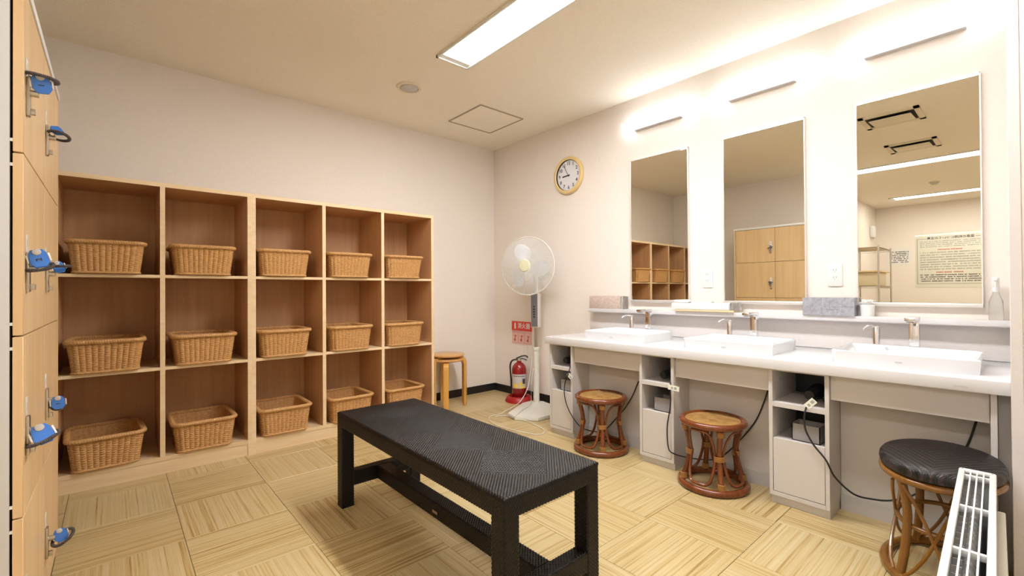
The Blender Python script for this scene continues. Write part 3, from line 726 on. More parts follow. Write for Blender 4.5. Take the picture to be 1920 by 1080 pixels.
for i_, (y0_, y1_, z0_, z1_) in enumerate([(-0.128, -0.06, 0, 0.05), (-0.06, 0.03, 0, 0.034), (0.03, 0.075, 0, 0.06), (0.075, 0.128, 0, 0.104), (-0.128, -0.085, 0.05, 0.104), (-0.085, -0.01, 0.05, 0.104),
                                           (-0.01, 0.03, 0.034, 0.104), (0.03, 0.075, 0.06, 0.104), (-0.06, -0.01, 0.034, 0.05)]):
    dp = random.uniform(0.001, 0.003)
    part('slab', MB().box(-0.040-dp, -0.0395, y0_+0.0006, y1_-0.0006, z0_+0.0006, z1_-0.0006), M['slate'], t)
t = on_ledge('swab_holder', 'white cup of cotton swabs beside the grey slate tissue box', 'cup', -0.055, -3.375)
part('cup', MB().lathe([(0.030, 0), (0.034, 0.062), (0.032, 0.064), (0.029, 0.06), (0.027, 0.004), (0, 0.003)], 28), M['white'], t)
mb = MB()
for k in range(40):
    a = random.uniform(0, 2*PI); r = 0.026*math.sqrt(random.random()); x_, y_ = r*math.cos(a), r*math.sin(a); zt3 = random.uniform(0.078, 0.092)
    mb.cyl((x_*0.9, y_*0.9, 0.006), (x_, y_, zt3), 0.0011, 5); mb.lathe([(0, zt3-0.012), (0.0028, zt3-0.008), (0.0030, zt3), (0, zt3+0.004)], 6, T=Matrix.Translation((x_, y_, 0)))
o = part('cotton_swabs', mb, M['white'], t); o['kind'] = 'stuff'
t = on_ledge('spray_bottle', 'clear white spray bottle at the right end of the ledge', 'bottle', -0.055, -3.868)
part('bottle', MB().lathe([(0.024, 0.0), (0.026, 0.01), (0.024, 0.09), (0.012, 0.125), (0.012, 0.135)], 24), M['clearp'], t)
part('collar', MB().lathe([(0.014, 0.135), (0.014, 0.155), (0.010, 0.160)], 20), M['white'], t)
part('trigger_head', MB().box(-0.014, 0.010, -0.012, 0.014, 0.158, 0.205, bev=0.004).box(-0.03, -0.012, -0.006, 0.006, 0.188, 0.204, bev=0.002), M['white'], t)
part('trigger', MB().tube(smooth_path([(-0.018, 0, 0.188), (-0.026, 0, 0.165), (-0.024, 0, 0.145)], 5), 0.003, 8), M['white'], t)
# outlets
for y, lab in ((-2.444, 'white double wall socket between the left and middle mirrors'), (-3.213, 'white double wall socket between the middle and right mirrors')):
    t = thing('wall_socket', lab, 'socket', (0, y, 1.19), group='wall sockets by the mirrors')
    pl = part('plate', MB().box(-0.008, 0, -0.037, 0.037, -0.067, 0.067, bev=0.003), M['white'], t)
    for zz in (0.026, -0.018):
        ou = part('outlet', MB().box(-0.0095, -0.008, -0.016, 0.016, zz-0.014, zz+0.016, bev=0.0008, seg=1), M['white'], t)
        mb = MB(); mb.box(-0.0100, -0.0093, 0.005, 0.0075, zz, zz+0.010).box(-0.0100, -0.0093, -0.0075, -0.005, zz, zz+0.010).cyl((-0.0100, 0, zz-0.006), (-0.0093, 0, zz-0.006), 0.0022, 8)
        part('slots', mb, M['grey'], ou)

# ---- hair dryers, bins, cords
dry = [((-0.50, -1.60), 'black hair dryer in the top opening of the far left cabinet'), ((-0.50, -2.43), 'black hair dryer in the top opening of the middle cabinet'),
       ((-0.47, -3.23), 'black hair dryer in the top opening of the cabinet by the oval stool')]
xf = -0.672
cordpts = [
    [(-0.56, -1.63, 0.560), px(1068, 692, 0, xf-0.004), px(1059, 720, 0, xf-0.004), px(1059, 745, 0, xf-0.004), px(1068, 772, 0, xf-0.004), px(1085, 797, 0, -0.66), px(1100, 806, 0, -0.60), px(1125, 810, 0, -0.53), px(1136, 805, 0, -0.50), px(1152, 788, 0, -0.485), px(1172, 765, 0, -0.48), px(1186, 742, 0, -0.48), px(1197, 715, 0, -0.478)],
    [(-0.56, -2.47, 0.560), px(1257, 722, 0, xf-0.004), px(1257, 760, 0, xf-0.004), px(1251, 800, 0, xf-0.004), px(1253, 838, 0, xf-0.004), px(1262, 850, 0, -0.665), px(1290, 858, 0, -0.60), px(1325, 862, 0, -0.53), px(1350, 858, 0, -0.50), px(1385, 828, 0, -0.485), px(1415, 792, 0, -0.48), px(1432, 755, 0, -0.48), px(1441, 725, 0, -0.478)],
    [(-0.56, -3.25, 0.560), px(1511, 766, 0, xf-0.004), px(1509, 800, 0, xf-0.004), px(1524, 832, 0, xf-0.004), px(1548, 862, 0, xf-0.006), px(1566, 895, 0, -0.645), px(1600, 926, 0, -0.60), px(1636, 936, 0, -0.56), px(1674, 938, 0, -0.53), px(1720, 925, 0, -0.50), px(1770, 890, 0, -0.485), px(1810, 842, 0, -0.48), px(1832, 786, 0, -0.478)]]
tags = [px(1068, 705, 0, xf-0.008), px(1263, 728, 0, xf-0.014), px(1520, 757, 0, xf-0.014)]
for k, ((x, y), lab) in enumerate(dry):
    t = thing('hair_dryer', lab, 'hair dryer', (x, y, 0.5275), group='hair dryers in the cabinets')
    bz = 0.040
    part('barrel', MB().lathe([(0.022, -0.10), (0.026, -0.09), (0.030, -0.02), (0.038, 0.03), (0.038, 0.06), (0.020, 0.075), (0, 0.075)], 24,
         T=Matrix.Translation((0.0, -0.0, bz)) @ Matrix.Rotation(math.radians(90), 4, 'Y') @ Matrix.Rotation(0, 4, 'Z')), M['black'], t)
    part('handle', MB().tube(smooth_path([(0.03, 0.0, bz), (0.0, -0.045, 0.024), (-0.045, -0.060, 0.020)], 6), [0.017]*13, 12), M['black'], t)
    pts = smooth_path([Vector(p)-Vector((x, y, 0.5275)) for p in cordpts[k]], 8)
    part('cord', MB().tube(pts, 0.0042 if k == 2 else 0.0038, 8), M['cord'], t)
    tp = tags[k]-Vector((x, y, 0.5275)); T = Matrix.Translation(tp) @ Matrix.Rotation(math.radians([35, 4, -48][k]), 4, 'X')
    tg = part('cord_tag', MB().box(-0.0015, 0.0015, -0.036 if k == 1 else -0.026, 0.036 if k == 1 else 0.026, -0.014, 0.016, T=T), M['tagp'], t, 'pale paper tag')
    part('tag_print', MB().box(-0.0020, -0.0014, -0.020, -0.004, -0.006, 0.008, T=T).box(-0.0020, -0.0014, 0.004, 0.016, -0.006, 0.006, T=T), M['greenink'], tg)
    # bin in the lower opening
    nm = ['grey open box in the lower opening of the far left cabinet', 'grey open box in the lower opening of the middle cabinet', 'grey open box in the lower opening of the cabinet by the oval stool'][k]
    ya = cabs[k][0]; wb = cabs[k][0]-cabs[k][1]
    b = thing('storage_box', nm, 'box', (-0.56, ya-wb*0.58, 0.3375), group='grey boxes in the cabinets')
    mb = MB(); hw_, hd_, hz_ = 0.055, 0.062, 0.085
    for (x0_, x1_, y0_, y1_) in ((-hw_, -hw_+0.004, -hd_, hd_), (hw_-0.004, hw_, -hd_, hd_), (-hw_, hw_, -hd_, -hd_+0.004), (-hw_, hw_, hd_-0.004, hd_)): mb.box(x0_, x1_, y0_, y1_, 0, hz_)
    part('walls', mb, M['boxgrey'], b); part('bottom', MB().box(-hw_, hw_, -hd_, hd_, 0, 0.004), M['greige2'], b)

# ================================================================== STOOLS
def rattan_stool(loc, rz, label):
    t = thing('rattan_stool', label, 'stool', (*loc, 0), rz, 'round rattan stools at the counter')
    Rt = 0.168; Zt = 0.385; Rb = 0.172
    circ = lambda r, z, n=64: [(r*math.cos(2*PI*k/n), r*math.sin(2*PI*k/n), z) for k in range(n)]
    part('top_ring', MB().tube(circ(Rt-0.006, Zt-0.020), 0.018, 14, closed=True), M['cane'], t)
    part('seat', MB().lathe([(0, Zt-0.008), (0.08, Zt-0.008), (Rt-0.024, Zt-0.011), (Rt-0.014, Zt-0.028), (0, Zt-0.030)][::-1], 48), M['rattan_seat'], t, 'golden woven cane seat')
    part('bottom_ring', MB().tube(circ(Rb, 0.019), 0.019, 14, closed=True), M['cane'], t)
    for k in range(4):
        a = PI/2*k; c_, s_ = math.cos(a), math.sin(a)
        rz_ = [(Rb-0.006, 0.025), (Rb-0.032, 0.11), (Rb-0.048, 0.19), (Rb-0.040, 0.27), (Rt-0.012, Zt-0.035)]
        leg = part('leg', MB().tube(smooth_path([(r*c_, r*s_, z) for r, z in rz_], 6), 0.0145, 12), M['cane'], t)
        for side in (-1, 1):
            off = [(0.020*side)]*5
            pass
        for (r, z, hh_) in ((Rb-0.048, 0.19, 0.022), (Rt-0.022, Zt-0.058, 0.022), (Rb-0.014, 0.052, 0.026)):
            w_ = 0.017 if z != 0.19 else 0.026
            mb = MB()
            for q2 in range(5):
                zz = z-hh_/2+hh_*q2/4
                mb.tube([(r*c_+(-s_)*w_*math.cos(b_)+c_*0.017*math.sin(b_), r*s_+c_*w_*math.cos(b_)+s_*0.017*math.sin(b_), zz) for b_ in [2*PI*i/20 for i in range(20)]], 0.0034, 6, closed=True)
            part('binding', mb, M['bind'], leg)
        # curved canes: lower U and upper inverted U to the next leg
        lo = []; up = []
        for i in range(25):
            f_ = i/24; e_ = 0.20; aa = a+e_*0.6+(PI/2-e_*1.2)*(0.5-0.5*math.cos(PI*f_) if True else f_)
            # U profile: steep beside the legs, flat near the ring
            q3 = abs(2*f_-1); zz = 0.046+(0.20-0.046)*q3**2.6; rr_ = (Rb-0.018)+( -0.036)*q3**2.0
            aa = a+0.16+(PI/2-0.32)*(f_ if False else (0.5+0.5*np.sign(2*f_-1)*abs(2*f_-1)**0.55))
            lo.append((rr_*math.cos(aa), rr_*math.sin(aa), zz))
            zz2 = (Zt-0.048)-(Zt-0.048-0.20)*q3**2.6
            up.append((rr_*math.cos(aa), rr_*math.sin(aa), zz2))
        part('curved_cane', MB().tube(lo, 0.0085, 8), M['cane'], t)
        part('curved_cane', MB().tube(up, 0.0070, 8), M['cane'], t)
    return t
rattan_stool((-0.668, -1.990), math.radians(42), 'small round rattan stool before the left basin, half in shadow')
rattan_stool((-0.668, -2.778), math.radians(40), 'round rattan stool with woven seat before the middle basin')

def oval_stool():
    cx_, cy_, Zt = -0.80, -3.735, 0.462
    t = thing('oval_stool', 'oval amber cane stool with black woven top by the heater', 'stool', (cx_, cy_, 0), 0)
    a_, b_ = 0.25, 0.183
    prof = [(0.0, 0.0), (0.5, -0.0005), (0.86, -0.003), (0.95, -0.009), (0.99, -0.020), (1.0, -0.034), (0.985, -0.048), (0.94, -0.055), (0.0, -0.055)]
    mb = MB(); n = 72; vs = []; fs = []
    for r, z in prof:
        for k in range(n): an = 2*PI*k/n; vs.append((a_*r*math.cos(an), b_*r*math.sin(an), Zt+z))
    for i in range(len(prof)-1):
        for k in range(n): k2 = (k+1) % n; fs.append((i*n+k, (i+1)*n+k, (i+1)*n+k2, i*n+k2))
    mb.add(vs, fs, 0, True); part('seat', mb, M['oval'], t, 'black woven seat with nested diamond pattern')
    el = lambda fa, z, n=64: [(fa*a_*math.cos(2*PI*k/n), fa*b_*math.sin(2*PI*k/n), z) for k in range(n)]
    part('top_ring', MB().tube(el(0.94, Zt-0.068), 0.013, 12, closed=True), M['cane2'], t)
    part('middle_ring', MB().tube(el(0.70, 0.205), 0.009, 10, closed=True), M['cane2'], t)
    part('bottom_ring', MB().tube(el(0.93, 0.017), 0.016, 12, closed=True), M['cane2'], t)
    A0 = [math.radians(x) for x in (152, 208, 332, 28)]
    A0 = [math.radians(x) for x in (215, 145, 35, 325)]
    E_ = lambda f_, an, z: (f_*a_*math.cos(an), f_*b_*math.sin(an), z)
    for an in A0:
        part('leg', MB().tube(smooth_path([E_(0.92, an, 0.02), E_(0.80, an, 0.12), E_(0.74, an, 0.24), E_(0.80, an, 0.33), E_(0.90, an, Zt-0.062)], 6), 0.0145, 12), M['cane2'], t)
    As = sorted(A0)
    for k in range(4):
        a1 = As[k]; a2 = As[(k+1) % 4]+(2*PI if k == 3 else 0)
        for s_ in (0, 1):
            p, q_ = (a1, a2) if s_ == 0 else (a2, a1)
            pts = []
            for i in range(17):
                f_ = i/16; an = p+(q_-p)*(f_**0.8*0.84+0.08); z = 0.03+(Zt-0.09-0.03)*f_; fr_ = 0.93-0.20*math.sin(PI*f_)
                pts.append(E_(fr_, an, z))
            part('crossed_cane', MB().tube(pts, 0.0062, 8), M['cane2'], t)
oval_stool()

def bent_stool(c, Zt, angs, label, zlow=0.0):
    t = thing('bentwood_stool', label, 'stool', (c[0], c[1], 0), 0, 'stacked bentwood stools')
    part('seat', MB().lathe([(0, Zt-0.024), (0.155, Zt-0.024), (0.168, Zt-0.016), (0.168, Zt-0.006), (0.160, Zt), (0, Zt)], 48), M['seatwood'], t)
    for a in angs:
        a = math.radians(a); c_, s_ = math.cos(a), math.sin(a)
        path = smooth_path([(0.07, Zt-0.032), (0.13, Zt-0.032), (0.160, Zt-0.045), (0.176, Zt-0.080), (0.180, Zt-0.16), (0.181, Zt-0.3), (0.182, 0.0)], 5) if False else \
            [(0.07, Zt-0.034), (0.13, Zt-0.034), (0.152, Zt-0.038), (0.168, Zt-0.048), (0.177, Zt-0.066), (0.180, Zt-0.09), (0.180, 0.0)]
        w = 0.024; th = 0.008; vs = []; fs = []
        for i, (r, z) in enumerate(path):
            j = min(i+1, len(path)-1); k = max(i-1, 0); dr, dz = path[j][0]-path[k][0], path[j][1]-path[k][1]; L = math.hypot(dr, dz); nr, nz = -dz/L, dr/L
            for (ww, tt) in ((-w, -th), (w, -th), (w, th), (-w, th)):
                rr_ = r+nr*tt; zz = z+nz*tt if i < len(path)-1 else z
                vs.append((rr_*c_-ww*s_, rr_*s_+ww*c_, zz))
        n = len(path)
        for i in range(n-1):
            for k in range(4): k2 = (k+1) % 4; fs.append((i*4+k, (i+1)*4+k, (i+1)*4+k2, i*4+k2))
        fs += [(0, 1, 2, 3), tuple((n-1)*4+k for k in (3, 2, 1, 0))]
        part('leg', MB().add(vs, fs), M['orange'], t)
bent_stool((-0.775, -0.215), 0.458, (233, 353, 113), 'lower bentwood stool of the stacked pair right of the cubby shelves')
bent_stool((-0.775, -0.215), 0.502, (312, 192, 72), 'upper round bentwood stool stacked on the other beside the cubby shelves')

# ================================================================== FAN
fp = (-0.138, -0.805)
t = thing('standing_fan', 'ivory standing fan with round wire cage in the far corner', 'fan', (*fp, 0))
f2 = Vector((-0.80, -0.60, 0)); s2 = Vector((0.60, -0.80, 0))
poly = []
for f_, s_ in ((0.56, -0.10), (0.56, 0.10), (0.44, 0.195), (0.05, 0.15), (-0.05, 0.06), (-0.05, -0.06), (0.05, -0.13), (0.44, -0.195)):
    p = f2*f_+s2*s_; poly.append((p.x, p.y))
part('base', MB().prism(poly[::-1] if False else poly, 0.0, 0.028, bev=0.006), M['offwhite'], t)
part('lower_pole', MB().lathe([(0.034, 0.026), (0.030, 0.05), (0.029, 0.53), (0.035, 0.532), (0.035, 0.556), (0.028, 0.560)], 24), M['offwhite'], t)
part('upper_pole', MB().cyl((0, 0, 0.55), (0, 0, 0.78), 0.018, 20), M['steel'], t)
hd = Vector((-0.93, -0.37, 0)).normalized(); hs = Vector((-hd.y, hd.x, 0))
TH = Matrix(((hd.x, hs.x, 0, 0), (hd.y, hs.y, 0, 0), (0, 0, 1, 0), (0, 0, 0, 1)))
part('control_box', MB().box(-0.045, 0.035, -0.040, 0.040, 0.752, 1.085, bev=0.008, T=TH), M['offwhite'], t)
cf = part('control_face', MB().box(0.034, 0.039, -0.034, 0.034, 0.762, 1.078, bev=0.002, T=TH), M['grey'], t)
mb = MB()
for k in range(5): mb.box(0.039, 0.043, -0.008, 0.008, 0.85+0.025*k, 0.862+0.025*k, T=TH)
part('button', mb, M['black'], cf)
part('neck', MB().tube(smooth_path([(0, 0, 1.07), (0.0, 0, 1.20), (0.02*hd.x, 0.02*hd.y, 1.30)], 5), 0.024, 14), M['offwhite'], t)
hc = hd*0.19+Vector((0, 0, 1.342))
TF = frame(hc, hs, (0, 0, 1))      # z of the frame faces...
if (TF.to_3x3() @ Vector((0, 0, 1))).dot(hd) < 0: TF = frame(hc, -hs, (0, 0, 1))
part('motor', MB().lathe([(0, -0.20), (0.04, -0.198), (0.065, -0.12), (0.070, -0.06), (0.05, -0.045), (0, -0.045)], 28, T=TF), M['offwhite'], t)
R_ = 0.272
def fan_cage(front):
    mb = MB(); sg = 1 if front else -1
    for k in range(104):
        a = 2*PI*k/104; pts = []
        for i in range(9):
            f_ = i/8; r = 0.055+(R_-0.055)*f_; z = sg*(0.055*(1-(f_)**3.0)+0.004)
            aa = a+0.25*(1-f_)*sg
            pts.append(TF @ Vector((r*math.cos(aa), r*math.sin(aa), z)))
        mb.tube(pts, 0.0014, 4)
    for r, z in ((0.055, 0.059), (0.16, 0.053)): mb.tube([TF @ Vector((r*math.cos(2*PI*k/48), r*math.sin(2*PI*k/48), sg*z)) for k in range(48)], 0.0014, 5, closed=True)
    return mb
part('front_cage', fan_cage(True), M['white'], t); part('rear_cage', fan_cage(False), M['white'], t)
part('cage_ring', MB().tube([TF @ Vector((R_*math.cos(2*PI*k/72), R_*math.sin(2*PI*k/72), 0)) for k in range(72)], 0.006, 8, closed=True), M['offwhite'], t)
part('hub_cap', MB().lathe([(0.058, 0.052), (0.058, 0.062), (0.050, 0.070), (0, 0.072)], 32, T=TF), M['hub'], t, 'yellowish round hub cap')
for k in range(3):
    a0 = 2*PI*k/3+1.75; P = np.zeros((9, 13, 3))
    for i in range(9):
        f_ = i/8; r = 0.035+0.195*f_
        wdt = 0.98*math.sin(PI*min(1, 0.25+0.62*f_))
        for j in range(13):
            g = j/12-0.5; aa = a0+g*2*wdt*0.60+0.25*f_
            rr_ = r*(1-0.10*abs(g)*2*f_); P[i, j] = tuple(TF @ Vector((rr_*math.cos(aa), rr_*math.sin(aa), 0.022*g*2*(1-0.4*f_))))
    part('blade', MB().grid(P), M['blade'], t)
# power cord: down from the pole, looping over the base and floor
LP = lambda u, v_, z: Vector(px(u, v_, 2, z))-Vector((*fp, 0))
O_ = Vector((*fp, 0))
cpts = [px(998, 668, 0, -0.185)-O_, px(994, 700, 0, -0.21)-O_, px(989, 728, 0, -0.26)-O_, LP(976, 752, 0.10), LP(960, 764, 0.036), LP(948, 770, 0.031), LP(938, 776, 0.006), LP(921, 780, 0.0045), LP(917, 786, 0.0045), LP(925, 794, 0.0045), LP(946, 802, 0.0045),
        LP(975, 809, 0.0045), LP(1002, 814, 0.0045), LP(1018, 813, 0.0045), LP(1020, 806, 0.0045), LP(1008, 799, 0.0045), LP(988, 790, 0.0045), LP(966, 783, 0.0045), LP(945, 779, 0.0045), LP(928, 781, 0.0045)]
part('power_cord', MB().tube(smooth_path(cpts, 8), 0.0038, 8), M['wcord'], t)
cp2 = [px(1000, 690, 0, -0.185)-O_, px(996, 722, 0, -0.22)-O_, LP(996, 742, 0.06), LP(994, 758, 0.034), LP(980, 768, 0.033), LP(966, 780, 0.033), LP(960, 784, 0.006)]
part('power_cord', MB().tube(smooth_path(cp2, 8), 0.0030, 8), M['wcord'], t)

# ================================================================== FIRE EXTINGUISHER + SIGN
t = thing('fire_extinguisher', 'red fire extinguisher with silver label in the corner behind the fan', 'fire extinguisher', (-0.150, -0.570, 0.032))
part('cylinder', MB().lathe([(0, 0), (0.066, 0.0), (0.073, 0.010), (0.073, 0.285), (0.066, 0.318), (0.045, 0.345), (0.024, 0.358), (0.024, 0.372)], 36), M['red'], t)
la = math.radians(225)
mb = MB(); vs = []; fs = []
n = 16
for i in range(n+1):
    a = la-1.15+2.3*i/n
    for z in (0.105, 0.245): vs.append((0.0740*math.cos(a), 0.0740*math.sin(a), z))
for i in range(n): fs.append((2*i, 2*i+2, 2*i+3, 2*i+1))
lbl = part('label_sheet', mb.add(vs, fs, 0, True), M['label'], t, 'silver instruction label')
def curved(a0, a1, z0, z1, nm, mt):
    vs = []; fs = []
    for i in range(7):
        a = a0+(a1-a0)*i/6
        for z in (z0, z1): vs.append((0.0747*math.cos(a), 0.0747*math.sin(a), z))
    for i in range(6): fs.append((2*i, 2*i+2, 2*i+3, 2*i+1))
    part(nm, MB().add(vs, fs, 0, True), mt, lbl)
curved(la-0.9, la-0.15, 0.112, 0.150, 'print_patch', M['yellow']); curved(la+0.0, la+0.55, 0.135, 0.165, 'print_patch', M['yellow']); curved(la+0.1, la+0.9, 0.106, 0.128, 'print_patch', M['yellow'])
curved(la-0.9, la+0.9, 0.222, 0.230, 'print_patch', M['ink']); curved(la+0.5, la+0.95, 0.15, 0.20, 'print_patch', M['ink'])
mb = MB(); mb.cyl((0, 0, 0.365), (0, 0, 0.398), 0.020, 16).cyl((0, 0, 0.38), (-0.03, -0.03, 0.385), 0.008, 10)
part('valve', mb, M['steel'], t)
part('handle', MB().tube(smooth_path([(-0.02, 0.02, 0.395), (0.02, -0.02, 0.418), (0.05, -0.05, 0.420), (0.062, -0.062, 0.402)], 5), 0.007, 8).tube(smooth_path([(0.0, 0.0, 0.390), (0.03, -0.03, 0.392), (0.055, -0.055, 0.376)], 5), 0.006, 8), M['black'], t)
part('hose', MB().tube(smooth_path([(-0.01, 0.01, 0.385), (-0.05, 0.045, 0.375), (-0.066, 0.060, 0.33), (-0.062, 0.062, 0.26), (-0.056, 0.060, 0.18), (-0.056, 0.058, 0.10)], 6), 0.0085, 10), M['black'], t)
t = thing('extinguisher_stand', 'round red plastic stand under the fire extinguisher', 'stand', (-0.150, -0.570, 0))
part('dish', MB().lathe([(0, 0), (0.142, 0), (0.142, 0.012), (0.118, 0.050), (0.108, 0.056), (0.098, 0.050), (0.090, 0.031), (0, 0.031)], 44), M['redbase'], t)
t = thing('extinguisher_sign', 'red and pink fire extinguisher sign on the wall behind the fan', 'sign', (0, -0.45, 0))
part('red_plate', MB().box(-0.004, 0, -0.155, 0.155, 0.688, 0.786), M['signred'], t)
part('pink_plate', MB().box(-0.003, 0, -0.150, 0.150, 0.548, 0.684), M['signpink'], t)
text_mesh('消火器', 0.064, M['white'], 'lettering', t, frame((-0.0044, -0.035, 0.737), (0, -1, 0), (0, 0, 1)), bold=0.0008)
mb = MB(); mb.box(-0.0048, -0.004, 0.088, 0.112, 0.706, 0.758).box(-0.0048, -0.004, 0.092, 0.106, 0.758, 0.772)
part('bottle_symbol', mb, M['white'], t)
mb = MB()
for k, yy in enumerate((0.10, 0.0, -0.10)):
    mb.box(-0.0038, -0.003, yy-0.044, yy+0.044, 0.56, 0.562).box(-0.0038, -0.003, yy-0.044, yy+0.044, 0.672, 0.674).box(-0.0038, -0.003, yy-0.045, yy-0.043, 0.56, 0.674)
    mb.box(-0.0038, -0.003, yy-0.005, yy+0.005, 0.575, 0.635).box(-0.0038, -0.003, yy-0.02, yy+0.012, 0.628, 0.638)
    mb.cyl((-0.0038, yy+0.010, 0.590), (-0.003, yy+0.010, 0.590), 0.012, 14)
part('picture_steps', mb, M['redink'], t)
part('hanger', MB().cyl((-0.004, 0.09, 0.40), (-0.004, 0.09, 0.548), 0.0012, 5).cyl((-0.004, -0.09, 0.40), (-0.004, -0.09, 0.548), 0.0012, 5), M['alu'], t)

# ================================================================== CLOCK
t = thing('wall_clock', 'round pale wood wall clock showing five to nine', 'clock', (0, -1.128, 2.192))
TC = frame((0, 0, 0), (0, -1, 0), (0, 0, 1))
Rk = 0.178
part('frame', MB().lathe([(Rk-0.034, 0.004), (Rk-0.034, 0.028), (Rk-0.026, 0.036), (Rk-0.010, 0.034), (Rk, 0.020), (Rk, 0.002)], 16*3, T=TC), M['clockwood'], t)
part('dial', MB().lathe([(Rk-0.034, 0.006), (Rk-0.034, 0.012), (0, 0.012)], 48, T=TC), M['clockface'], t)
part('dark_rim', MB().lathe([(Rk-0.0375, 0.012), (Rk-0.0375, 0.020), (Rk-0.0338, 0.028)], 48, T=TC, caps=False), M['ink'], t)
for k in range(1, 13):
    a = PI/2-2*PI*k/12; r = 0.113
    text_mesh(str(k), 0.044, M['ink'], 'numeral', t, TC @ Matrix.Translation((r*math.cos(a), r*math.sin(a), 0.0125)), bold=0.0008)
def hand(nm, ang, L, w, z):
    a = math.radians(90-ang)
    T = TC @ Matrix.Translation((0, 0, z)) @ Matrix.Rotation(a, 4, 'Z')
    part(nm, MB().box(-0.016, L, -w, w, 0, 0.0015, T=T), M['ink'], t)
hand('hour_hand', 266, 0.075, 0.0055, 0.014); hand('minute_hand', 331, 0.112, 0.0022, 0.0165)
part('hub', MB().lathe([(0.006, 0.012), (0.006, 0.019), (0, 0.019)], 16, T=TC), M['ink'], t)

# ================================================================== PANEL HEATER
t = thing('panel_heater', 'white panel heater seen from above at the lower right corner', 'heater', (-1.065, -3.852, 0), math.radians(180+1.8))
L = 1.02; HZ = 0.50; w = 0.042          # local x runs from the far end toward the camera, y across
mb = MB(); mb.box(0, L, w-0.010, w, 0.05, HZ-0.004, bev=0.003); part('front_panel', mb, M['white'], t)
part('back_panel', MB().box(0, L, -w, -w+0.008, 0.05, HZ-0.004, bev=0.003), M['white'], t)
fr_ = MB(); fr_.box(0, L, w-0.014, w+0.002, HZ-0.014, HZ, bev=0.005).box(0, L, -w-0.002, -w+0.014, HZ-0.014, HZ, bev=0.005).box(-0.002, 0.018, -w, w, HZ-0.014, HZ, bev=0.005).box(L-0.018, L, -w, w, HZ-0.014, HZ, bev=0.005)
part('top_frame', fr_, M['white'], t)
for yy in (-0.015, 0.0, 0.015):
    part('grille_bar', MB().box(0.015, L-0.015, yy-0.0018, yy+0.0018, HZ-0.013, HZ-0.004), M['white'], t)
for k in range(4):
    x_ = 0.045+k*0.305
    part('cross_bar', MB().box(x_, x_+0.012, -w+0.012, w-0.012, HZ-0.022, HZ-0.006, bev=0.002), M['white'], t)
part('end_cap', MB().box(-0.004, 0.006, -w, w, 0.05, HZ-0.01, bev=0.003), M['white'], t)
part('end_cap', MB().box(L-0.006, L+0.004, -w, w, 0.05, HZ-0.01, bev=0.003), M['white'], t)
mb = MB(); mb.cyl((0.02, -0.006, HZ-0.085), (L-0.02, -0.006, HZ-0.085), 0.013, 14)
part('heating_tube', mb, M['alu'], t)
fin = MB().lathe([(0.0, -0.0012), (0.022, -0.0012), (0.022, 0.0012), (0, 0.0012)], 14, T=Matrix.Rotation(PI/2, 4, 'Y')).mesh('tube_fin', M['alu'])
lou = MB().box(0, 0.003, -w+0.011, -0.012, HZ-0.16, HZ-0.035).mesh('louvre', M['kick'])
for k in range(24):
    link('tube_fin', fin, t, (0.03+k*0.041, -0.006, HZ-0.085)); link('louvre', lou, t, (0.04+k*0.041, 0, 0))
part('dark_liner', MB().box(0.008, L-0.008, w-0.015, w-0.0105, 0.06, HZ-0.02), M['black'], t)
part('bottom_pan', MB().box(0.006, L-0.006, -w, w, 0.05, 0.06), M['black'], t)
part('rear_cover', MB().box(0.10, L-0.03, w+0.001, w+0.020, 0.06, HZ-0.085, bev=0.004), M['offwhite'], t)
for x_ in (0.12, L-0.14):
    part('foot', MB().box(x_, x_+0.05, -0.060, 0.085, 0.0, 0.018, bev=0.004).box(x_+0.01, x_+0.04, -0.03, 0.03, 0.015, 0.052), M['grey'], t)

# ================================================================== SEEN IN THE MIRRORS: far end of the room
def print_lines(parent, cx_, z0, z1, half, rows_, m, seed, right_y, xo):
    rnd = random.Random(seed); mb = MB()
    for k in range(rows_):
        z = z1-(z1-z0)*(k+0.5)/rows_; hgt_ = (z1-z0)/rows_*0.27; y = cx_+half
        while y > cx_-half+0.01:
            wl = rnd.uniform(0.004, 0.013)
            if rnd.random() < 0.86: mb.box(xo, xo+0.0006, y-wl, y, z-hgt_*rnd.uniform(0.6, 1), z+hgt_)
            y -= wl+rnd.uniform(0.0015, 0.0035)
    return mb
t = thing('notice_board', 'large glossy framed notice on the far wall, seen in the right mirror', 'notice', (XD+0.001, -3.045, 0))
part('sheet', MB().box(0, 0.003, -0.50, 0.47, 1.13, 2.13), M['poster'], t)
mb = MB()
for z in (1.195, 2.03): mb.box(0.003, 0.0036, -0.44, 0.44, z-0.0025, z+0.0025) if z < 2 else mb.box(0.003, 0.0036, 0.30, 0.44, z-0.0025, z+0.0025).box(0.003, 0.0036, -0.44, -0.33, z-0.0025, z+0.0025)
for y in (-0.44, 0.44): mb.box(0.003, 0.0036, y-0.0025, y+0.0025, 1.195, 2.03)
part('printed_border', mb, M['ink'], t)
text_mesh('温泉の利用についての注意', 0.052, M['ink'], 'title_print', t, frame((0.0034, -0.01, 2.03), (0, 1, 0), (0, 0, 1)), bold=0.001)
part('text_print', print_lines(t, 0, 1.86, 1.99, 0.40, 4, None, 3, 0, 0.003), M['greenink'], t)
part('text_print', print_lines(t, 0, 1.44, 1.79, 0.40, 8, None, 5, 0, 0.003), M['greenink'], t)
part('text_print', print_lines(t, 0, 1.385, 1.425, 0.18, 1, None, 6, 0, 0.003), M['redink'], t)
part('text_print', print_lines(t, 0, 1.80, 1.835, 0.16, 1, None, 9, 0, 0.003), M['redink'], t)
part('text_print', print_lines(t, 0, 1.225, 1.375, 0.40, 4, None, 7, 0, 0.003), M['ink'], t)
t = thing('paper_notice', 'small white paper notice beside the large framed one', 'notice', (XD, -2.335, 0))
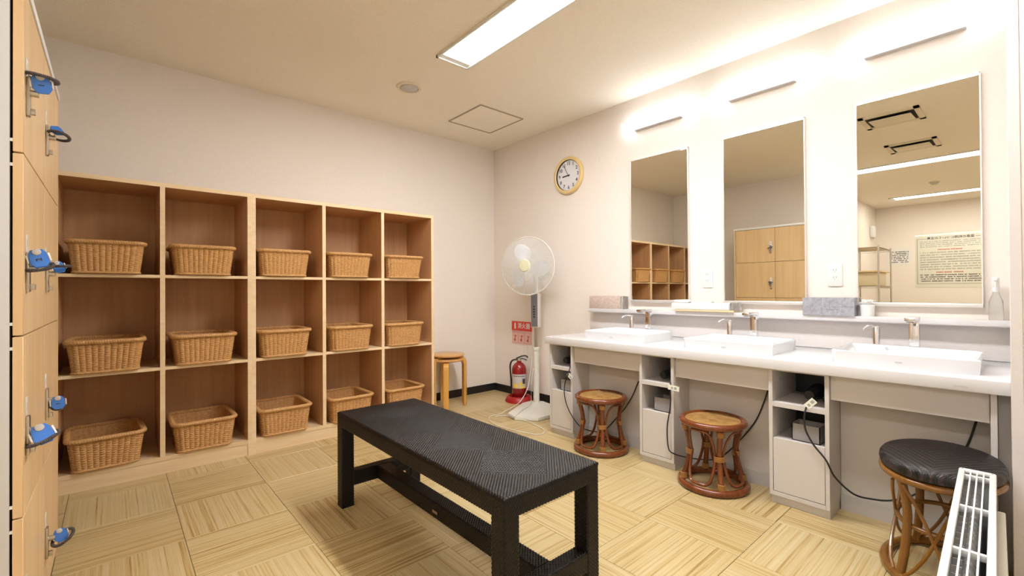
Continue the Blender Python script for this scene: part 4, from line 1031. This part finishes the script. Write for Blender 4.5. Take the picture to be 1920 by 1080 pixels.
part('sheet', MB().box(0, 0.002, -0.19, 0.19, 1.56, 1.88), M['white'], t)
part('text_print', print_lines(t, -0.02, 1.60, 1.83, 0.13, 7, None, 11, 0, 0.002), M['ink'], t)
t = thing('far_socket', 'small wall socket low on the far wall beside the wire rack', 'socket', (XD, -2.15, 1.14))
part('plate', MB().box(0, 0.006, -0.03, 0.03, -0.03, 0.03, bev=0.002), M['white'], t)
t = thing('wall_dispenser', 'white wall-mounted box above the wire rack, in the right mirror', 'dispenser', (-7.72, YA2, 2.06))
part('body', MB().box(-0.12, 0.05, -0.075, 0, 0.03, 0.25, bev=0.02, seg=3), M['white'], t)
part('nozzle', MB().cyl((-0.03, -0.05, 0.0), (-0.03, -0.05, 0.04), 0.02, 14), M['kick'], t)
# wire rack
RX0, RX1, RY0, RY1 = -6.66, -5.70, -2.45, -2.03
t = thing('wire_rack', 'chrome wire shelf rack at the far end, seen in the right mirror', 'rack', ((RX0+RX1)/2, (RY0+RY1)/2, 0))
hx2, hy2 = (RX1-RX0)/2, (RY1-RY0)/2
for sx_ in (-1, 1):
    for sy in (-1, 1):
        part('post', MB().cyl((sx_*hx2, sy*hy2, 0), (sx_*hx2, sy*hy2, 1.79), 0.0125, 12), M['steel'], t)
for z in (0.12, 0.62, 1.15, 1.76):
    mb = MB()
    for sy in (-1, 1):
        for zz in (0, -0.028): mb.cyl((-hx2, sy*hy2, z+zz), (hx2, sy*hy2, z+zz), 0.0035, 6)
        mb.tube([(-hx2+2*hx2*k/48, sy*hy2, z-(0.0 if k % 2 else 0.028)) for k in range(49)], 0.002, 4)
    for sx_ in (-1, 1):
        for zz in (0, -0.028): mb.cyl((sx_*hx2, -hy2, z+zz), (sx_*hx2, hy2, z+zz), 0.0035, 6)
        mb.tube([(sx_*hx2, -hy2+2*hy2*k/24, z-(0.0 if k % 2 else 0.028)) for k in range(25)], 0.002, 4)
    for k in range(1, 40): mb.cyl((-hx2+2*hx2*k/40, -hy2, z+0.003), (-hx2+2*hx2*k/40, hy2, z+0.003), 0.0022, 4)
    part('wire_shelf', mb, M['steel'], t)
t = thing('storage_tub', 'beige storage tub on the middle shelf of the wire rack', 'tub', (-6.16, -2.24, 1.156))
part('tub', MB().box(-0.36, 0.36, -0.17, 0.17, 0, 0.215, bev=0.01), M['beige_tub'], t)
part('lid', MB().box(-0.42, 0.42, -0.21, 0.20, 0.216, 0.240, bev=0.006), M['beech'], t)
t = thing('folded_board', 'upright white board on the tub lid of the wire rack', 'board', (-6.0, -2.10, 1.397))
part('board', MB().box(-0.012, 0.012, -0.05, 0.10, 0, 0.30, bev=0.003), M['white'], t)
